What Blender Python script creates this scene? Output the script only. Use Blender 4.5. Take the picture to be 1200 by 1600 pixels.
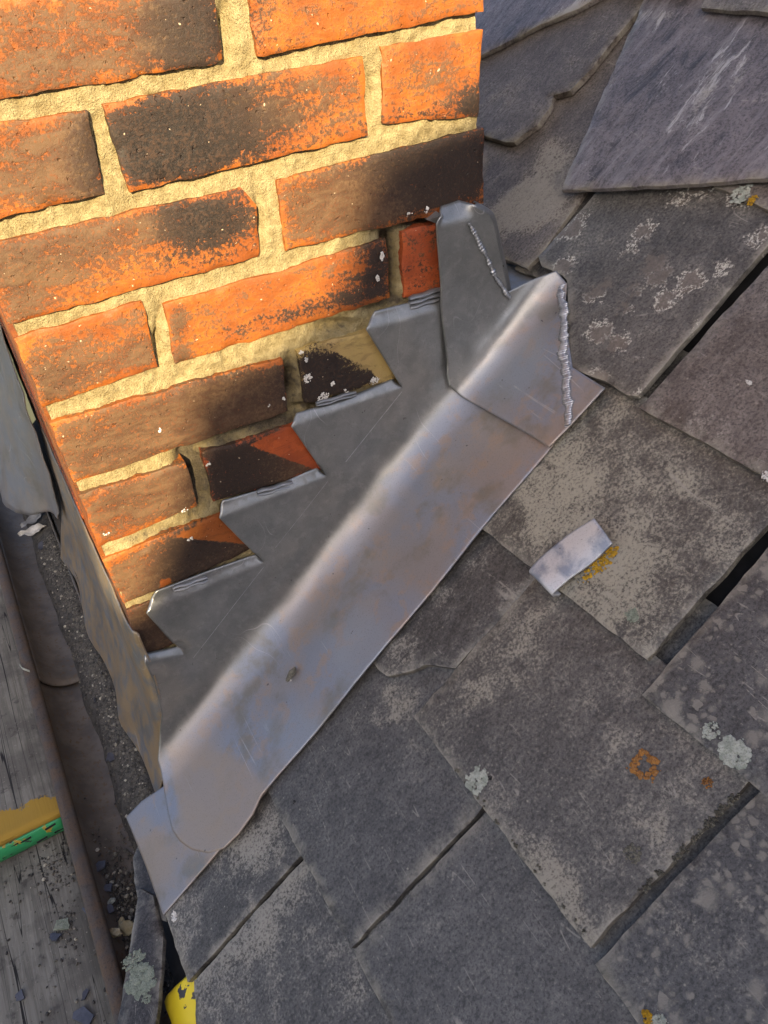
import bpy, bmesh, math, random
import numpy as np
from mathutils import Vector, Matrix, noise
from mathutils.geometry import delaunay_2d_cdt

for o in list(bpy.data.objects): bpy.data.objects.remove(o, do_unlink=True)
scene = bpy.context.scene
col = scene.collection
random.seed(4)

# ------------------------------------------------------------------ camera
F = 1238.08
R = np.array([[0.86576554, -0.49311504, -0.08536736],
              [-0.36095443, -0.49713440, -0.78903060],
              [0.34664380, 0.71392923, -0.60839390]])       # rows: right, down, forward
C = np.array([-0.01406361, -0.65013495, 0.02261013])
cam_d = bpy.data.cameras.new('camera')
cam_d.sensor_fit = 'HORIZONTAL'; cam_d.sensor_width = 36; cam_d.lens = 36 * F / 1200
cam_d.clip_start = 0.01; cam_d.clip_end = 3000
cam = bpy.data.objects.new('camera', cam_d); col.objects.link(cam)
M = Matrix(((R[0][0], -R[1][0], -R[2][0], C[0]), (R[0][1], -R[1][1], -R[2][1], C[1]),
            (R[0][2], -R[1][2], -R[2][2], C[2]), (0, 0, 0, 1)))
cam.matrix_world = M
scene.camera = cam

# ------------------------------------------------------------------ light
SUN = np.array([-0.42, -0.90, 0.50]); SUN = SUN / np.linalg.norm(SUN)      # towards the sun
world = bpy.data.worlds.new('World'); scene.world = world; world.use_nodes = True
wn = world.node_tree.nodes; wl = world.node_tree.links
bg = wn['Background']; bg.inputs[1].default_value = 0.115
sky = wn.new('ShaderNodeTexSky'); sky.sky_type = 'NISHITA'; sky.sun_disc = False
sky.sun_elevation = math.asin(SUN[2]); sky.sun_rotation = math.atan2(SUN[0], SUN[1])
sky.dust_density = 3.5; sky.air_density = 0.55; sky.ozone_density = 0.2
wl.new(sky.outputs[0], bg.inputs[0])
sd = bpy.data.lights.new('sun', 'SUN'); sd.energy = 4.1; sd.angle = math.radians(0.6); sd.color = (1.0, 0.80, 0.48)
sun = bpy.data.objects.new('sun', sd); col.objects.link(sun)
sun.rotation_euler = Vector(-SUN).to_track_quat('-Z', 'Y').to_euler()
scene.view_settings.view_transform = 'Standard'; scene.view_settings.look = 'None'
scene.view_settings.gamma = 1; scene.view_settings.exposure = 1.75

# ------------------------------------------------------------------ pixel helpers (photo pixels 1200x1600)
TH = math.radians(38.5)
O = np.array([-0.0145, 0.0, -0.743])
UP = np.array([math.cos(TH), 0, math.sin(TH)]); N = np.array([-math.sin(TH), 0, math.cos(TH)])
P_COURSE, W, AH, J, JV, D = 0.075, 0.444, 0.0987, 0.018, 0.0148, 0.90
def ray(x, y): return R.T @ np.array([(x - 600) / F, (y - 800) / F, 1.0])
def onplane(x, y, n, o):
    n = np.array(n, float); r = ray(x, y); return C + r * (n @ (np.array(o) - C) / (n @ r))
def wall(x, y, off=0.0): return onplane(x, y, (0, 1, 0), (0, -off, 0))
def roof(x, y, off=0.0):                         # -> (v up the slope, world y)
    p = onplane(x, y, N, O + N * off); return ((p - O) @ UP, p[1])
def proj(P):
    d = R @ (np.array(P) - C); return 600 + F * d[0] / d[2], 800 + F * d[1] / d[2]
XK = {'0': 0, 'W': W, 's1': W / 2 - J / 2, 's2': W / 2 + J / 2, 'h1': AH, 'h2': AH + J, 'h3': W - AH - J, 'h4': W - AH}
def mz(c, tb): return -c * P_COURSE - (P_COURSE - JV if tb == 'B' else 0)

def fbm(x, y, z=0.0, o=4):
    s, a, t = 0.0, 1.0, 0.0
    for i in range(o):
        s += a * noise.noise((x, y, z)); t += a; a *= 0.5; x *= 2; y *= 2; z *= 2
    return s / t

# ------------------------------------------------------------------ object helpers
def tag(o, label=None, cat=None, group=None, kind=None):
    if label: o['label'] = label
    if cat: o['category'] = cat
    if group: o['group'] = group
    if kind: o['kind'] = kind
    return o
def empty(name, loc=(0, 0, 0)):
    o = bpy.data.objects.new(name, None); col.objects.link(o); o.location = loc; o.empty_display_size = 0.05; return o
def mesh_obj(name, verts, faces, mat, parent=None, smooth=False, attrs=None, angle=None):
    me = bpy.data.meshes.new(name); me.from_pydata([tuple(map(float, v)) for v in verts], [], [tuple(f) for f in faces])
    me.update()
    if attrs:
        for an, vals in attrs.items():
            a = me.attributes.new(an, 'FLOAT', 'POINT'); a.data.foreach_set('value', np.asarray(vals, dtype=np.float32))
    me.materials.append(mat)
    if smooth: me.polygons.foreach_set('use_smooth', [True] * len(me.polygons))
    if angle: me.set_sharp_from_angle(angle=math.radians(angle))
    o = bpy.data.objects.new(name, me); col.objects.link(o)
    if parent: o.parent = parent
    return o

def densify(poly, step, jit=0.0, seed=0.0):
    out = []; n = len(poly)
    for i in range(n):
        a = np.array(poly[i], float); b = np.array(poly[(i + 1) % n], float)
        L = np.linalg.norm(b - a); k = max(1, int(round(L / step)))
        nrm = np.array([-(b - a)[1], (b - a)[0]]) / max(L, 1e-9)
        for q in range(k):
            p = a + (b - a) * q / k
            if jit: p = p + nrm * jit * fbm(p[0] * 45 + seed, p[1] * 45, seed * 3.1, 3) * (1.6 if q else 0.6)
            out.append(p)
    return np.array(out)
def inpoly(pts, poly):
    x, y = pts[:, 0], pts[:, 1]; r = np.zeros(len(pts), bool); n = len(poly); j = n - 1
    for i in range(n):
        xi, yi = poly[i]; xj, yj = poly[j]
        c = ((yi > y) != (yj > y)) & (x < (xj - xi) * (y - yi) / (yj - yi + 1e-15) + xi); r ^= c; j = i
    return r
def bdist(pts, poly):
    d = np.full(len(pts), 1e9); n = len(poly)
    for i in range(n):
        a = poly[i]; e = poly[(i + 1) % n] - a; L2 = e @ e + 1e-15
        t = np.clip(((pts - a) @ e) / L2, 0, 1)
        d = np.minimum(d, np.linalg.norm(pts - a - t[:, None] * e, axis=1))
    return d
def sheet2d(outline, spacing, ring=None):
    """triangulate a densified outline; returns pts, tris, boundary index list, distance to the outline"""
    outline = np.array(outline, float); lo, hi = outline.min(0), outline.max(0)
    area = 0.5 * np.sum(outline[:, 0] * np.roll(outline[:, 1], -1) - np.roll(outline[:, 0], -1) * outline[:, 1])
    if area < 0: outline = outline[::-1]
    gx = np.arange(lo[0], hi[0], spacing); gy = np.arange(lo[1], hi[1], spacing)
    g = np.array([(x + (spacing * .5 if k % 2 else 0), y) for k, y in enumerate(gy) for x in gx]) if len(gx) and len(gy) else np.zeros((0, 2))
    extra = []
    if len(g):
        g = g[inpoly(g, outline)]
        if len(g): d = bdist(g, outline); g = g[d > max(spacing * .6, (ring or 0) * 1.7)]
        extra.append(g)
    if ring:
        e = np.roll(outline, -1, 0) - np.roll(outline, 1, 0); nn = np.stack([-e[:, 1], e[:, 0]], 1)
        nn /= np.linalg.norm(nn, axis=1)[:, None] + 1e-12
        rp = outline + nn * ring; rp = rp[inpoly(rp, outline)]
        if len(rp): rp = rp[bdist(rp, outline) > ring * .6]
        extra.append(rp)
    pts = np.concatenate([outline] + extra) if extra else outline
    nb = len(outline)
    vs, es, fs, ov, oe, of = delaunay_2d_cdt([Vector(p) for p in pts], [(i, (i + 1) % nb) for i in range(nb)], [], 1, 1e-7)
    vp = np.array([(v.x, v.y) for v in vs]); remap = {}
    for i, orig in enumerate(ov):
        for q in orig: remap[q] = i
    bnd = [remap.get(i, 0) for i in range(nb)]
    return vp, [tuple(f) for f in fs], bnd, bdist(vp, outline)
def lerp(a, b, t): return a + (b - a) * t
def sstep(a, b, x): t = min(1, max(0, (x - a) / (b - a))); return t * t * (3 - 2 * t)

# ------------------------------------------------------------------ materials
class NT:
    def __init__(s, name):
        s.m = bpy.data.materials.new(name); s.m.use_nodes = True
        s.n = s.m.node_tree.nodes; s.l = s.m.node_tree.links; s.b = s.n['Principled BSDF']
    def link(s, a, b): s.l.new(a, b)
    def inp(s, node, i, v):
        if hasattr(v, 'is_output'): s.link(v, node.inputs[i])
        elif v is not None: node.inputs[i].default_value = v
    def coord(s, rand=True, scale=None):
        tc = s.n.new('ShaderNodeTexCoord'); o = tc.outputs['Object']
        if rand:
            oi = s.n.new('ShaderNodeObjectInfo'); a = s.n.new('ShaderNodeVectorMath'); a.operation = 'SCALE'
            a.inputs[0].default_value = (7.3, 3.1, 5.7); s.link(oi.outputs['Random'], a.inputs['Scale'])
            b = s.n.new('ShaderNodeVectorMath'); s.link(o, b.inputs[0]); s.link(a.outputs[0], b.inputs[1]); o = b.outputs[0]
        if scale:
            m = s.n.new('ShaderNodeMapping'); m.inputs['Scale'].default_value = scale; s.link(o, m.inputs[0]); o = m.outputs[0]
        return o
    def noise(s, vec, scale, detail=4, rough=.55, dist=0.0):
        t = s.n.new('ShaderNodeTexNoise'); t.inputs['Scale'].default_value = scale; t.inputs['Detail'].default_value = detail
        t.inputs['Roughness'].default_value = rough; t.inputs['Distortion'].default_value = dist; s.link(vec, t.inputs['Vector']); return t.outputs['Fac']
    def voro(s, vec, scale, feature='F1', rnd=1.0):
        t = s.n.new('ShaderNodeTexVoronoi'); t.feature = feature; t.inputs['Scale'].default_value = scale
        t.inputs['Randomness'].default_value = rnd; s.link(vec, t.inputs['Vector']); return t.outputs['Distance'], t.outputs['Color']
    def ramp(s, v, a, b, lo=0.0, hi=1.0):
        r = s.n.new('ShaderNodeMapRange'); r.interpolation_type = 'SMOOTHSTEP'
        s.inp(r, 0, v); r.inputs[1].default_value = a; r.inputs[2].default_value = b; r.inputs[3].default_value = lo; r.inputs[4].default_value = hi
        return r.outputs[0]
    def math(s, op, a, b=None, c=None):
        m = s.n.new('ShaderNodeMath'); m.operation = op; s.inp(m, 0, a)
        if b is not None: s.inp(m, 1, b)
        if c is not None: s.inp(m, 2, c)
        return m.outputs[0]
    def mix(s, f, a, b):
        m = s.n.new('ShaderNodeMix'); m.data_type = 'RGBA'; s.inp(m, 0, f)
        s.inp(m, 6, a if hasattr(a, 'is_output') else (*a, 1)); s.inp(m, 7, b if hasattr(b, 'is_output') else (*b, 1)); return m.outputs[2]
    def attr(s, name):
        a = s.n.new('ShaderNodeAttribute'); a.attribute_name = name; return a.outputs['Fac']
    def bump(s, h, strength, dist):
        b = s.n.new('ShaderNodeBump'); b.inputs['Strength'].default_value = strength; b.inputs['Distance'].default_value = dist
        s.link(h, b.inputs['Height']); s.link(b.outputs[0], s.b.inputs['Normal'])
    def out(s, color, rough, metal=0.0, spec=None):
        s.inp(s.b, 'Base Color', color if hasattr(color, 'is_output') else (*color, 1)); s.inp(s.b, 'Roughness', rough); s.inp(s.b, 'Metallic', metal)
        if spec is not None: s.b.inputs['Specular IOR Level'].default_value = spec
        return s.m

def brick_material(name, c1, c2):
    t = NT(name); v = t.coord(rand=True)
    fine = t.noise(v, 330, 5, .75); med = t.noise(t.coord(True, (.42, 1, 1)), 95, 5, .7, .6); big = t.noise(v, 22, 2, .5)
    soot_shade = t.attr('soot_shade'); blk = t.attr('black')  # carries soot plus dapple shade painted into the brick colour
    k = t.math('ADD', soot_shade, t.math('MULTIPLY_ADD', fine, 2.0, -1.0)); k = t.math('ADD', k, t.math('MULTIPLY_ADD', med, 1.5, -.75))
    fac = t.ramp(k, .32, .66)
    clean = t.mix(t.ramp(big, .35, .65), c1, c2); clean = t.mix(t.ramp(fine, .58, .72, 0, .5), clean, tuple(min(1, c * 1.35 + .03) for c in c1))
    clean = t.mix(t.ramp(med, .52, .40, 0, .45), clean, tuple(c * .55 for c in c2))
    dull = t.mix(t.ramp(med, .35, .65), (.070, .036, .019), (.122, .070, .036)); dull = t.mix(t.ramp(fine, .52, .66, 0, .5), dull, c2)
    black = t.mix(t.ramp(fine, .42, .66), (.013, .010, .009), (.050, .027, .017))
    soot_shade_c = t.mix(t.ramp(t.math('ADD', blk, t.math('MULTIPLY_ADD', fine, 1.4, -.7)), .25, .75), dull, black)
    c = t.mix(fac, clean, soot_shade_c)
    sp = t.noise(v, 260, 2, .4); c = t.mix(t.ramp(sp, .755, .775, 0, .8), c, (.58, .46, .32))
    h = t.math('ADD', t.math('MULTIPLY', fine, .5), t.math('MULTIPLY', med, .35)); h = t.math('ADD', h, t.math('MULTIPLY', fac, .16)); h = t.math('SUBTRACT', h, t.ramp(t.noise(v, 210, 2, .5), .66, .74, 0, .9))
    t.bump(h, .7, .0016); return t.out(c, t.ramp(fine, .3, .7, .42, .75), 0, .4)
M_BRICK = brick_material('orange_brick', (.355, .110, .017), (.25, .068, .012))
M_BRICKR = brick_material('red_brick', (.42, .088, .020), (.30, .060, .016))
M_BRICKY = brick_material('yellow_stock_brick', (.40, .29, .10), (.32, .22, .085))

def mortar_material():
    t = NT('sand_lime_mortar'); v = t.coord(False)
    f1 = t.noise(v, 650, 4, .7); f2 = t.noise(v, 130, 4, .6); d = t.attr('dirt')
    c = t.mix(t.ramp(f2, .3, .7), (.31, .245, .120), (.46, .380, .205)); c = t.mix(t.ramp(f1, .54, .70, 0, .7), c, (.20, .155, .085))
    k = t.math('ADD', d, t.math('MULTIPLY_ADD', f2, .9, -.45)); c = t.mix(t.ramp(k, .35, .75), c, t.mix(f1, (.03, .025, .02), (.21, .17, .11)))
    t.bump(t.math('ADD', f1, t.math('MULTIPLY', f2, .9)), 1.0, .0034); return t.out(c, .92, 0, .2)
M_MORTAR = mortar_material()

def slate_material(name, c1, c2, speck=.5, dust=.5, spots=0.0, rings=0.0, streak=0.0, rough=.55, patch=(.215, .20, .165)):
    t = NT(name); v = t.coord()
    big = t.noise(v, 10, 3, .55, .3); med = t.noise(v, 40, 5, .7, .5); fine = t.noise(v, 380, 4, .75); mid = t.noise(t.coord(True, (.38, 1, 1)), 150, 5, .8, .5); pale = t.attr('pale')
    c = t.mix(t.ramp(big, .36, .64), c1, c2)
    c = t.mix(t.ramp(med, .35, .68, 0, .5), c, tuple(x * 1.5 for x in c2))
    c = t.mix(t.ramp(mid, .36, .50, .45, 0), c, tuple(x * .45 for x in c1)); c = t.mix(t.ramp(mid, .54, .68, 0, .35), c, tuple(x * 1.8 for x in c2))
    c = t.mix(t.ramp(fine, .40, .50, .7, 0), c, tuple(x * .35 for x in c1))
    wv = t.n.new('ShaderNodeTexNoise'); wv.inputs['Scale'].default_value = 120; wv.inputs['Detail'].default_value = 3; t.link(v, wv.inputs['Vector'])
    wd = t.n.new('ShaderNodeVectorMath'); wd.operation = 'MULTIPLY_ADD'; t.link(wv.outputs['Color'], wd.inputs[0]); wd.inputs[1].default_value = (.010, .010, .010); t.link(v, wd.inputs[2]); vw = wd.outputs[0]
    mask = t.math('ADD', t.math('ADD', t.math('MULTIPLY', med, .8), t.math('MULTIPLY', big, .7)), t.math('MULTIPLY', pale, .32))     # where pale algal dust gathers
    film = t.ramp(mask, .92 - .34 * dust, 1.22 - .24 * dust)
    grain = t.math('ADD', fine, t.math('MULTIPLY', film, .22))
    c = t.mix(t.math('MULTIPLY', film, t.ramp(mid, .35, .68, .0, .55)), c, patch)
    c = t.mix(t.ramp(grain, .58 - .04 * speck, .78 - .04 * speck, 0, .7), c, tuple(min(1, x * 1.4) for x in patch))
    dd, cc = t.voro(v, 210); sc = t.n.new('ShaderNodeSeparateColor'); t.link(cc, sc.inputs[0])
    c = t.mix(t.math('MULTIPLY', t.ramp(t.math('ADD', dd, t.math('MULTIPLY', fine, .7)), .62, .42, 0, .75), t.ramp(sc.outputs[0], .955 - .06 * speck, 1.0)), c, (.33, .305, .25))
    if spots:
        for s_, th_, am in ((135, .62, .75), (58, .76, .8)):
            d1, c1_ = t.voro(vw, s_); s1 = t.n.new('ShaderNodeSeparateColor'); t.link(c1_, s1.inputs[0])
            w = t.math('ADD', d1, t.math('MULTIPLY_ADD', big, 1.6, -.8)); w = t.math('ADD', w, t.math('MULTIPLY_ADD', med, .7, -.35)); w = t.math('ADD', w, t.math('MULTIPLY_ADD', fine, .8, -.4))
            rad = t.math('MULTIPLY', t.ramp(s1.outputs[0], th_ - .45, 1.0), .52)
            c = t.mix(t.ramp(t.math('SUBTRACT', w, rad), .06, -.24, 0, am * spots), c, (.225, .208, .175))
    if rings:
        d1, _ = t.voro(vw, 26); w = t.math('ADD', d1, t.math('MULTIPLY_ADD', t.noise(v, 130, 4, .7), .8, -.4))
        c = t.mix(t.math('MULTIPLY', t.ramp(w, .40, .26, 0, 1), .45 * rings), c, (.19, .155, .125))
        edge = t.math('MULTIPLY', t.ramp(w, .26, .31), t.ramp(w, .40, .35)); brk = t.ramp(fine, .47, .56)
        zone = t.ramp(big, .44, .54)
        c = t.mix(t.math('MULTIPLY', t.math('MULTIPLY', edge, brk), t.math('MULTIPLY', zone, rings)), c, (.55, .53, .45))
    if streak:
        vs = t.coord(True, (.35, 1.5, 1)); q = t.noise(vs, 17, 6, .75, 1.4); q2 = t.noise(vs, 55, 6, .8, 1.0)
        c = t.mix(t.ramp(q, .49, .66, 0, .65 * streak), c, (.27, .25, .255)); c = t.mix(t.ramp(t.math('ADD', q2, t.math('MULTIPLY', pale, .16)), .61, .69, 0, .7 * streak), c, (.48, .46, .45))
        c = t.mix(t.ramp(q, .455, .36, 0, .78 * streak), c, (.026, .026, .026))
    c = t.mix(t.ramp(t.math('ADD', pale, t.math('ADD', t.math('MULTIPLY_ADD', med, .8, -.4), t.math('MULTIPLY_ADD', fine, 1.1, -.55))), .55, 1.05, 0, .42), c, (.28, .265, .235))
    for ang, sc_ in ((.5, 34), (-.8, 27)):                                   # hair scratches
        mp = t.n.new('ShaderNodeMapping'); mp.inputs['Rotation'].default_value = (0, 0, ang); mp.inputs['Scale'].default_value = (1, .07, 1); t.link(v, mp.inputs[0])
        ln = t.math('ABSOLUTE', t.math('SUBTRACT', t.noise(mp.outputs[0], sc_, 1, .4, .3), .5))
        c = t.mix(t.math('MULTIPLY', t.ramp(ln, .0030, .0008, 0, .65), t.ramp(med, .51, .58)), c, (.30, .28, .24))
    ed = t.math('MULTIPLY', t.attr('edge'), t.ramp(med, .38, .58)); c = t.mix(t.math('MULTIPLY', ed, .8), c, (.29, .27, .22))
    h = t.math('ADD', t.math('MULTIPLY', med, 1.1), t.math('MULTIPLY', fine, .22))
    t.bump(t.math('ADD', h, t.math('MULTIPLY', mid, .5)), .75, .0016); return t.out(c, t.ramp(film, 0, 1, rough - .10, rough + .18), 0, .45)
SL = {
 'blue':   slate_material('blue_grey_slate', (.066, .063, .061), (.094, .091, .087), .45, .28),
 'grey':   slate_material('plain_grey_slate', (.076, .073, .070), (.106, .102, .097), .5, .36),
 'dusty':  slate_material('dusty_slate', (.078, .072, .065), (.116, .108, .096), .9, .62, patch=(.24, .22, .175)),
 'tan':    slate_material('tan_dusted_slate', (.082, .076, .066), (.124, .115, .100), 1.0, .95, patch=(.26, .24, .185)),
 'brown':  slate_material('brown_grey_slate', (.096, .080, .068), (.146, .126, .111), .5, .45, patch=(.24, .215, .18)),
 'mottle': slate_material('mottled_slate', (.056, .053, .050), (.094, .089, .084), .6, .65, patch=(.23, .215, .18)),
 'spots':  slate_material('lichen_spotted_slate', (.056, .054, .052), (.082, .080, .078), .5, .30, spots=1),
 'rings':  slate_material('lichen_ringed_slate', (.070, .065, .057), (.110, .102, .091), .5, .4, rings=1),
 'streak': slate_material('purple_streaked_slate', (.105, .090, .092), (.150, .130, .131), .2, .15, streak=1, rough=.42, patch=(.24, .225, .22)),
 'dark':   slate_material('dark_under_slate', (.034, .031, .029), (.062, .056, .050), .3, .25, rough=.42),
}

def lead_material(name, warm=0.0, pale=0.0):
    t = NT(name); v = t.coord(True); ox = t.attr('ox')
    big = t.noise(v, 11, 3, .5, .5); med = t.noise(v, 42, 4, .6, .3); fine = t.noise(v, 900, 2, .5)
    br = t.noise(t.coord(True, (1, .15, 1)), 130, 3, .6, .4)
    clean = t.mix(t.ramp(med, .3, .7), (.205, .215, .217), (.265, .272, .270)); clean = t.mix(t.ramp(br, .5, .75, 0, .25), clean, (.42, .42, .41))
    oxc = t.mix(t.ramp(big, .40, .60), (.31, .285, .28), (.265, .285, .335)); oxc = t.mix(t.ramp(med, .50, .66, 0, .7), oxc, (.37, .285, .23))
    oxc = t.mix(t.ramp(t.noise(v, 19, 4, .6), .50, .66, 0, .75), oxc, (.22, .205, .175))
    c = t.mix(ox, clean, oxc)
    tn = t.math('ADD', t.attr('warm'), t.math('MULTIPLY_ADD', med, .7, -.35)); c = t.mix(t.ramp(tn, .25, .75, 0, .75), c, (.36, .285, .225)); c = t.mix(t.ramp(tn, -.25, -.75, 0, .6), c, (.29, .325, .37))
    if warm: c = t.mix(t.ramp(med, .35, .6, 0, warm), c, (.42, .31, .19))  # brown stands for warm sunlight painted onto the lead
    if pale: c = t.mix(pale, c, t.mix(t.ramp(med, .35, .6), (.25, .29, .36), (.60, .61, .62)))
    for ang, sc_ in ((.25, 22), (1.1, 17)):
        mp = t.n.new('ShaderNodeMapping'); mp.inputs['Rotation'].default_value = (.4, ang, ang); mp.inputs['Scale'].default_value = (1, .05, .6); t.link(v, mp.inputs[0])
        ln = t.math('ABSOLUTE', t.math('SUBTRACT', t.noise(mp.outputs[0], sc_, 1, .4, .2), .5)); c = t.mix(t.math('MULTIPLY', t.ramp(ln, .003, .001, 0, .4), t.ramp(big, .55, .62)), c, (.55, .55, .55))
    c = t.mix(t.ramp(fine, .56, .68, 0, .30), c, (.12, .11, .10)); sp = t.noise(v, 160, 2, .4); c = t.mix(t.ramp(sp, .76, .775, 0, .8), c, (.09, .085, .09))
    r = t.math('ADD', t.math('MULTIPLY_ADD', ox, .17, .35), t.math('MULTIPLY_ADD', big, .40, -.20))
    t.bump(t.math('ADD', t.math('MULTIPLY', big, 1.0), t.math('MULTIPLY', fine, .03)), .25, .004)
    return t.out(c, r, t.math('MULTIPLY_ADD', ox, -.10, .66) if not pale else .3)
M_LEAD = lead_material('weathered_lead'); M_LEADW = lead_material('sun_tinted_lead', .95); M_LEADP = lead_material('pale_chalky_lead', 0, .85)

def simple(name, c1, c2, scale, rough=.7, metal=0.0, bump=.4, dist=.001, c3=None, stretch=None):
    t = NT(name); v = t.coord(True, stretch); a = t.noise(v, scale, 5, .6, .3); b = t.noise(v, scale * 6, 3, .6)
    c = t.mix(t.ramp(a, .35, .65), c1, c2)
    if c3: c = t.mix(t.ramp(b, .56, .66, 0, .85), c, c3)
    t.bump(t.math('ADD', a, t.math('MULTIPLY', b, .4)), bump, dist); return t.out(c, rough, metal)
M_WELD = simple('bright_weld_lead', (.33, .345, .37), (.52, .53, .55), 160, .38, .8)
M_GUTTER = simple('rusty_iron_gutter', (.105, .092, .078), (.165, .142, .118), 30, .55, .15, .5, .001, (.13, .085, .045))
M_RIM = simple('brown_rusty_rim', (.100, .066, .040), (.070, .060, .052), 55, .7, .05, .9, .0016, (.045, .036, .030))
M_SILT = simple('gutter_silt', (.034, .031, .028), (.085, .078, .066), 120, .95, 0, .7, .002, (.13, .12, .10))
M_GRIT = simple('grit', (.10, .095, .085), (.22, .20, .165), 60, .9)
def grit_material():
    t = NT('mixed_grit'); g_ = t.n.new('ShaderNodeNewGeometry'); r_ = g_.outputs['Random Per Island']
    c = t.mix(t.ramp(r_, .0, .8), (.035, .033, .031), (.12, .11, .09)); c = t.mix(t.ramp(r_, .90, 1.0), c, (.42, .39, .31)); return t.out(c, .9)
M_GRIT = grit_material()
M_STONE = simple('pale_stone', (.32, .27, .15), (.42, .38, .26), 120, .85)
M_CHIP = simple('blue_slate_chip', (.052, .057, .076), (.085, .09, .112), 90, .5)
M_LICHW = simple('pale_green_lichen', (.27, .30, .25), (.44, .46, .40), 160, .95, 0, 1, .002, (.22, .24, .19))
M_LICHG = simple('sage_lichen', (.19, .22, .165), (.29, .32, .25), 200, .95, 0, 1, .002, (.11, .125, .095))
M_LICHY = simple('yellow_lichen', (.62, .36, .015), (.45, .26, .02), 260, .9, 0, 1, .002, (.25, .17, .05))
M_LICHO = simple('orange_lichen', (.45, .20, .04), (.34, .16, .05), 260, .9, 0, 1, .002, (.30, .24, .17))
M_MOSS = simple('dry_moss', (.10, .095, .075), (.19, .18, .14), 300, .95, 0, 1, .002, (.045, .04, .03))
M_WHITE = simple('lime_splash', (.50, .48, .44), (.66, .64, .60), 200, .9)
M_YEL = simple('chipped_yellow_paint', (.78, .58, .02), (.70, .50, .02), 30, .45, 0, .3, .0008)
def chipped():
    t = NT('chipped_yellow_paint'); v = t.coord(True); a = t.noise(v, 70, 4, .6, .3)
    c = t.mix(t.ramp(a, .585, .60), (.80, .60, .02), (.055, .05, .05)); c = t.mix(t.ramp(t.noise(v, 25, 3), .5, .7, 0, .3), c, (.55, .40, .03))
    t.bump(t.ramp(a, .585, .60, 1, 0), .6, .0006); return t.out(c, .45)
M_YEL = chipped()
def wood(name, paint=False):
    t = NT(name); v = t.coord(False, (1, .05, 1)); v2 = t.coord(False)
    g = t.noise(v, 150, 5, .65, .6); g2 = t.noise(v, 420, 3, .6); b = t.noise(v2, 14, 4, .6)
    c = t.mix(t.ramp(g, .35, .65), (.135, .128, .105), (.225, .215, .18)); c = t.mix(t.ramp(b, .45, .62, 0, .65), c, (.085, .078, .066))
    c = t.mix(t.ramp(t.noise(v2, 55, 5, .65), .56, .70, 0, .8), c, (.055, .05, .043)); c = t.mix(t.ramp(t.noise(v2, 300, 3, .6), .63, .70, 0, .5), c, (.30, .28, .23))
    ck = t.noise(t.coord(False, (1, .022, 1)), 58, 2, .4, .2)
    c = t.mix(t.ramp(t.math('ABSOLUTE', t.math('SUBTRACT', ck, .5)), .006, .002), c, (.012, .011, .010))
    if paint:
        f = t.math('ADD', t.attr('paint'), t.math('MULTIPLY_ADD', t.noise(v2, 45, 5, .65, .4), 1.9, -.95)); f = t.math('ADD', f, t.math('MULTIPLY_ADD', g2, .5, -.25))
        c = t.mix(t.ramp(f, .58, .72), c, t.mix(b, (.40, .24, .02), (.30, .19, .035)))
    t.bump(t.math('ADD', g, t.math('MULTIPLY', g2, .5)), .5, .0012); return t.out(c, .85)
M_WOOD = wood('weathered_scaffold_wood'); M_WOODP = wood('painted_scaffold_wood', True)
def green():
    t = NT('green_hoop_iron'); v = t.coord(True); a = t.noise(v, 60, 3, .6)
    c = t.mix(t.ramp(a, .62, .65), (.03, .27, .10), (.36, .24, .03)); c = t.mix(t.ramp(t.noise(v, 90, 4, .6), .64, .67), c, (.03, .03, .025))
    return t.out(c, .45)
M_GREEN = green()
M_FELT = simple('black_underlay', (.010, .010, .011), (.018, .018, .019), 60, .9)
M_LEAF = simple('dry_leaf', (.42, .40, .35), (.58, .56, .52), 80, .8)
M_DARKW = simple('plain_fascia', (.06, .055, .05), (.09, .08, .07), 20, .8)
M_GROUND = simple('ground_grass_soil', (.045, .055, .025), (.07, .075, .04), .6, .95)
M_CAST_B = simple('caster_brick', (.30, .11, .055), (.22, .085, .05), 3, .9)
M_CAST_R = simple('caster_slate', (.07, .07, .075), (.10, .10, .105), 4, .7)

# ================================================================== SETTING
g = 400.0
gr = mesh_obj('ground', [(-g, -g, -6.5), (g, -g, -6.5), (g, g, -6.5), (-g, g, -6.5)], [(0, 1, 2, 3)], M_GROUND); tag(gr, kind='structure')

# ------------------------------------------------------------------ chimney
chim = empty('chimney_stack', (0, 0, -0.75))
tag(chim, 'weathered orange brick chimney stack with sandy yellow mortar, rising from the slates', 'chimney')
def local(o, parent):
    o.parent = parent; o.matrix_parent_inverse = Matrix.Identity(4)
CH0 = np.array([0, 0, -0.75])

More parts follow.
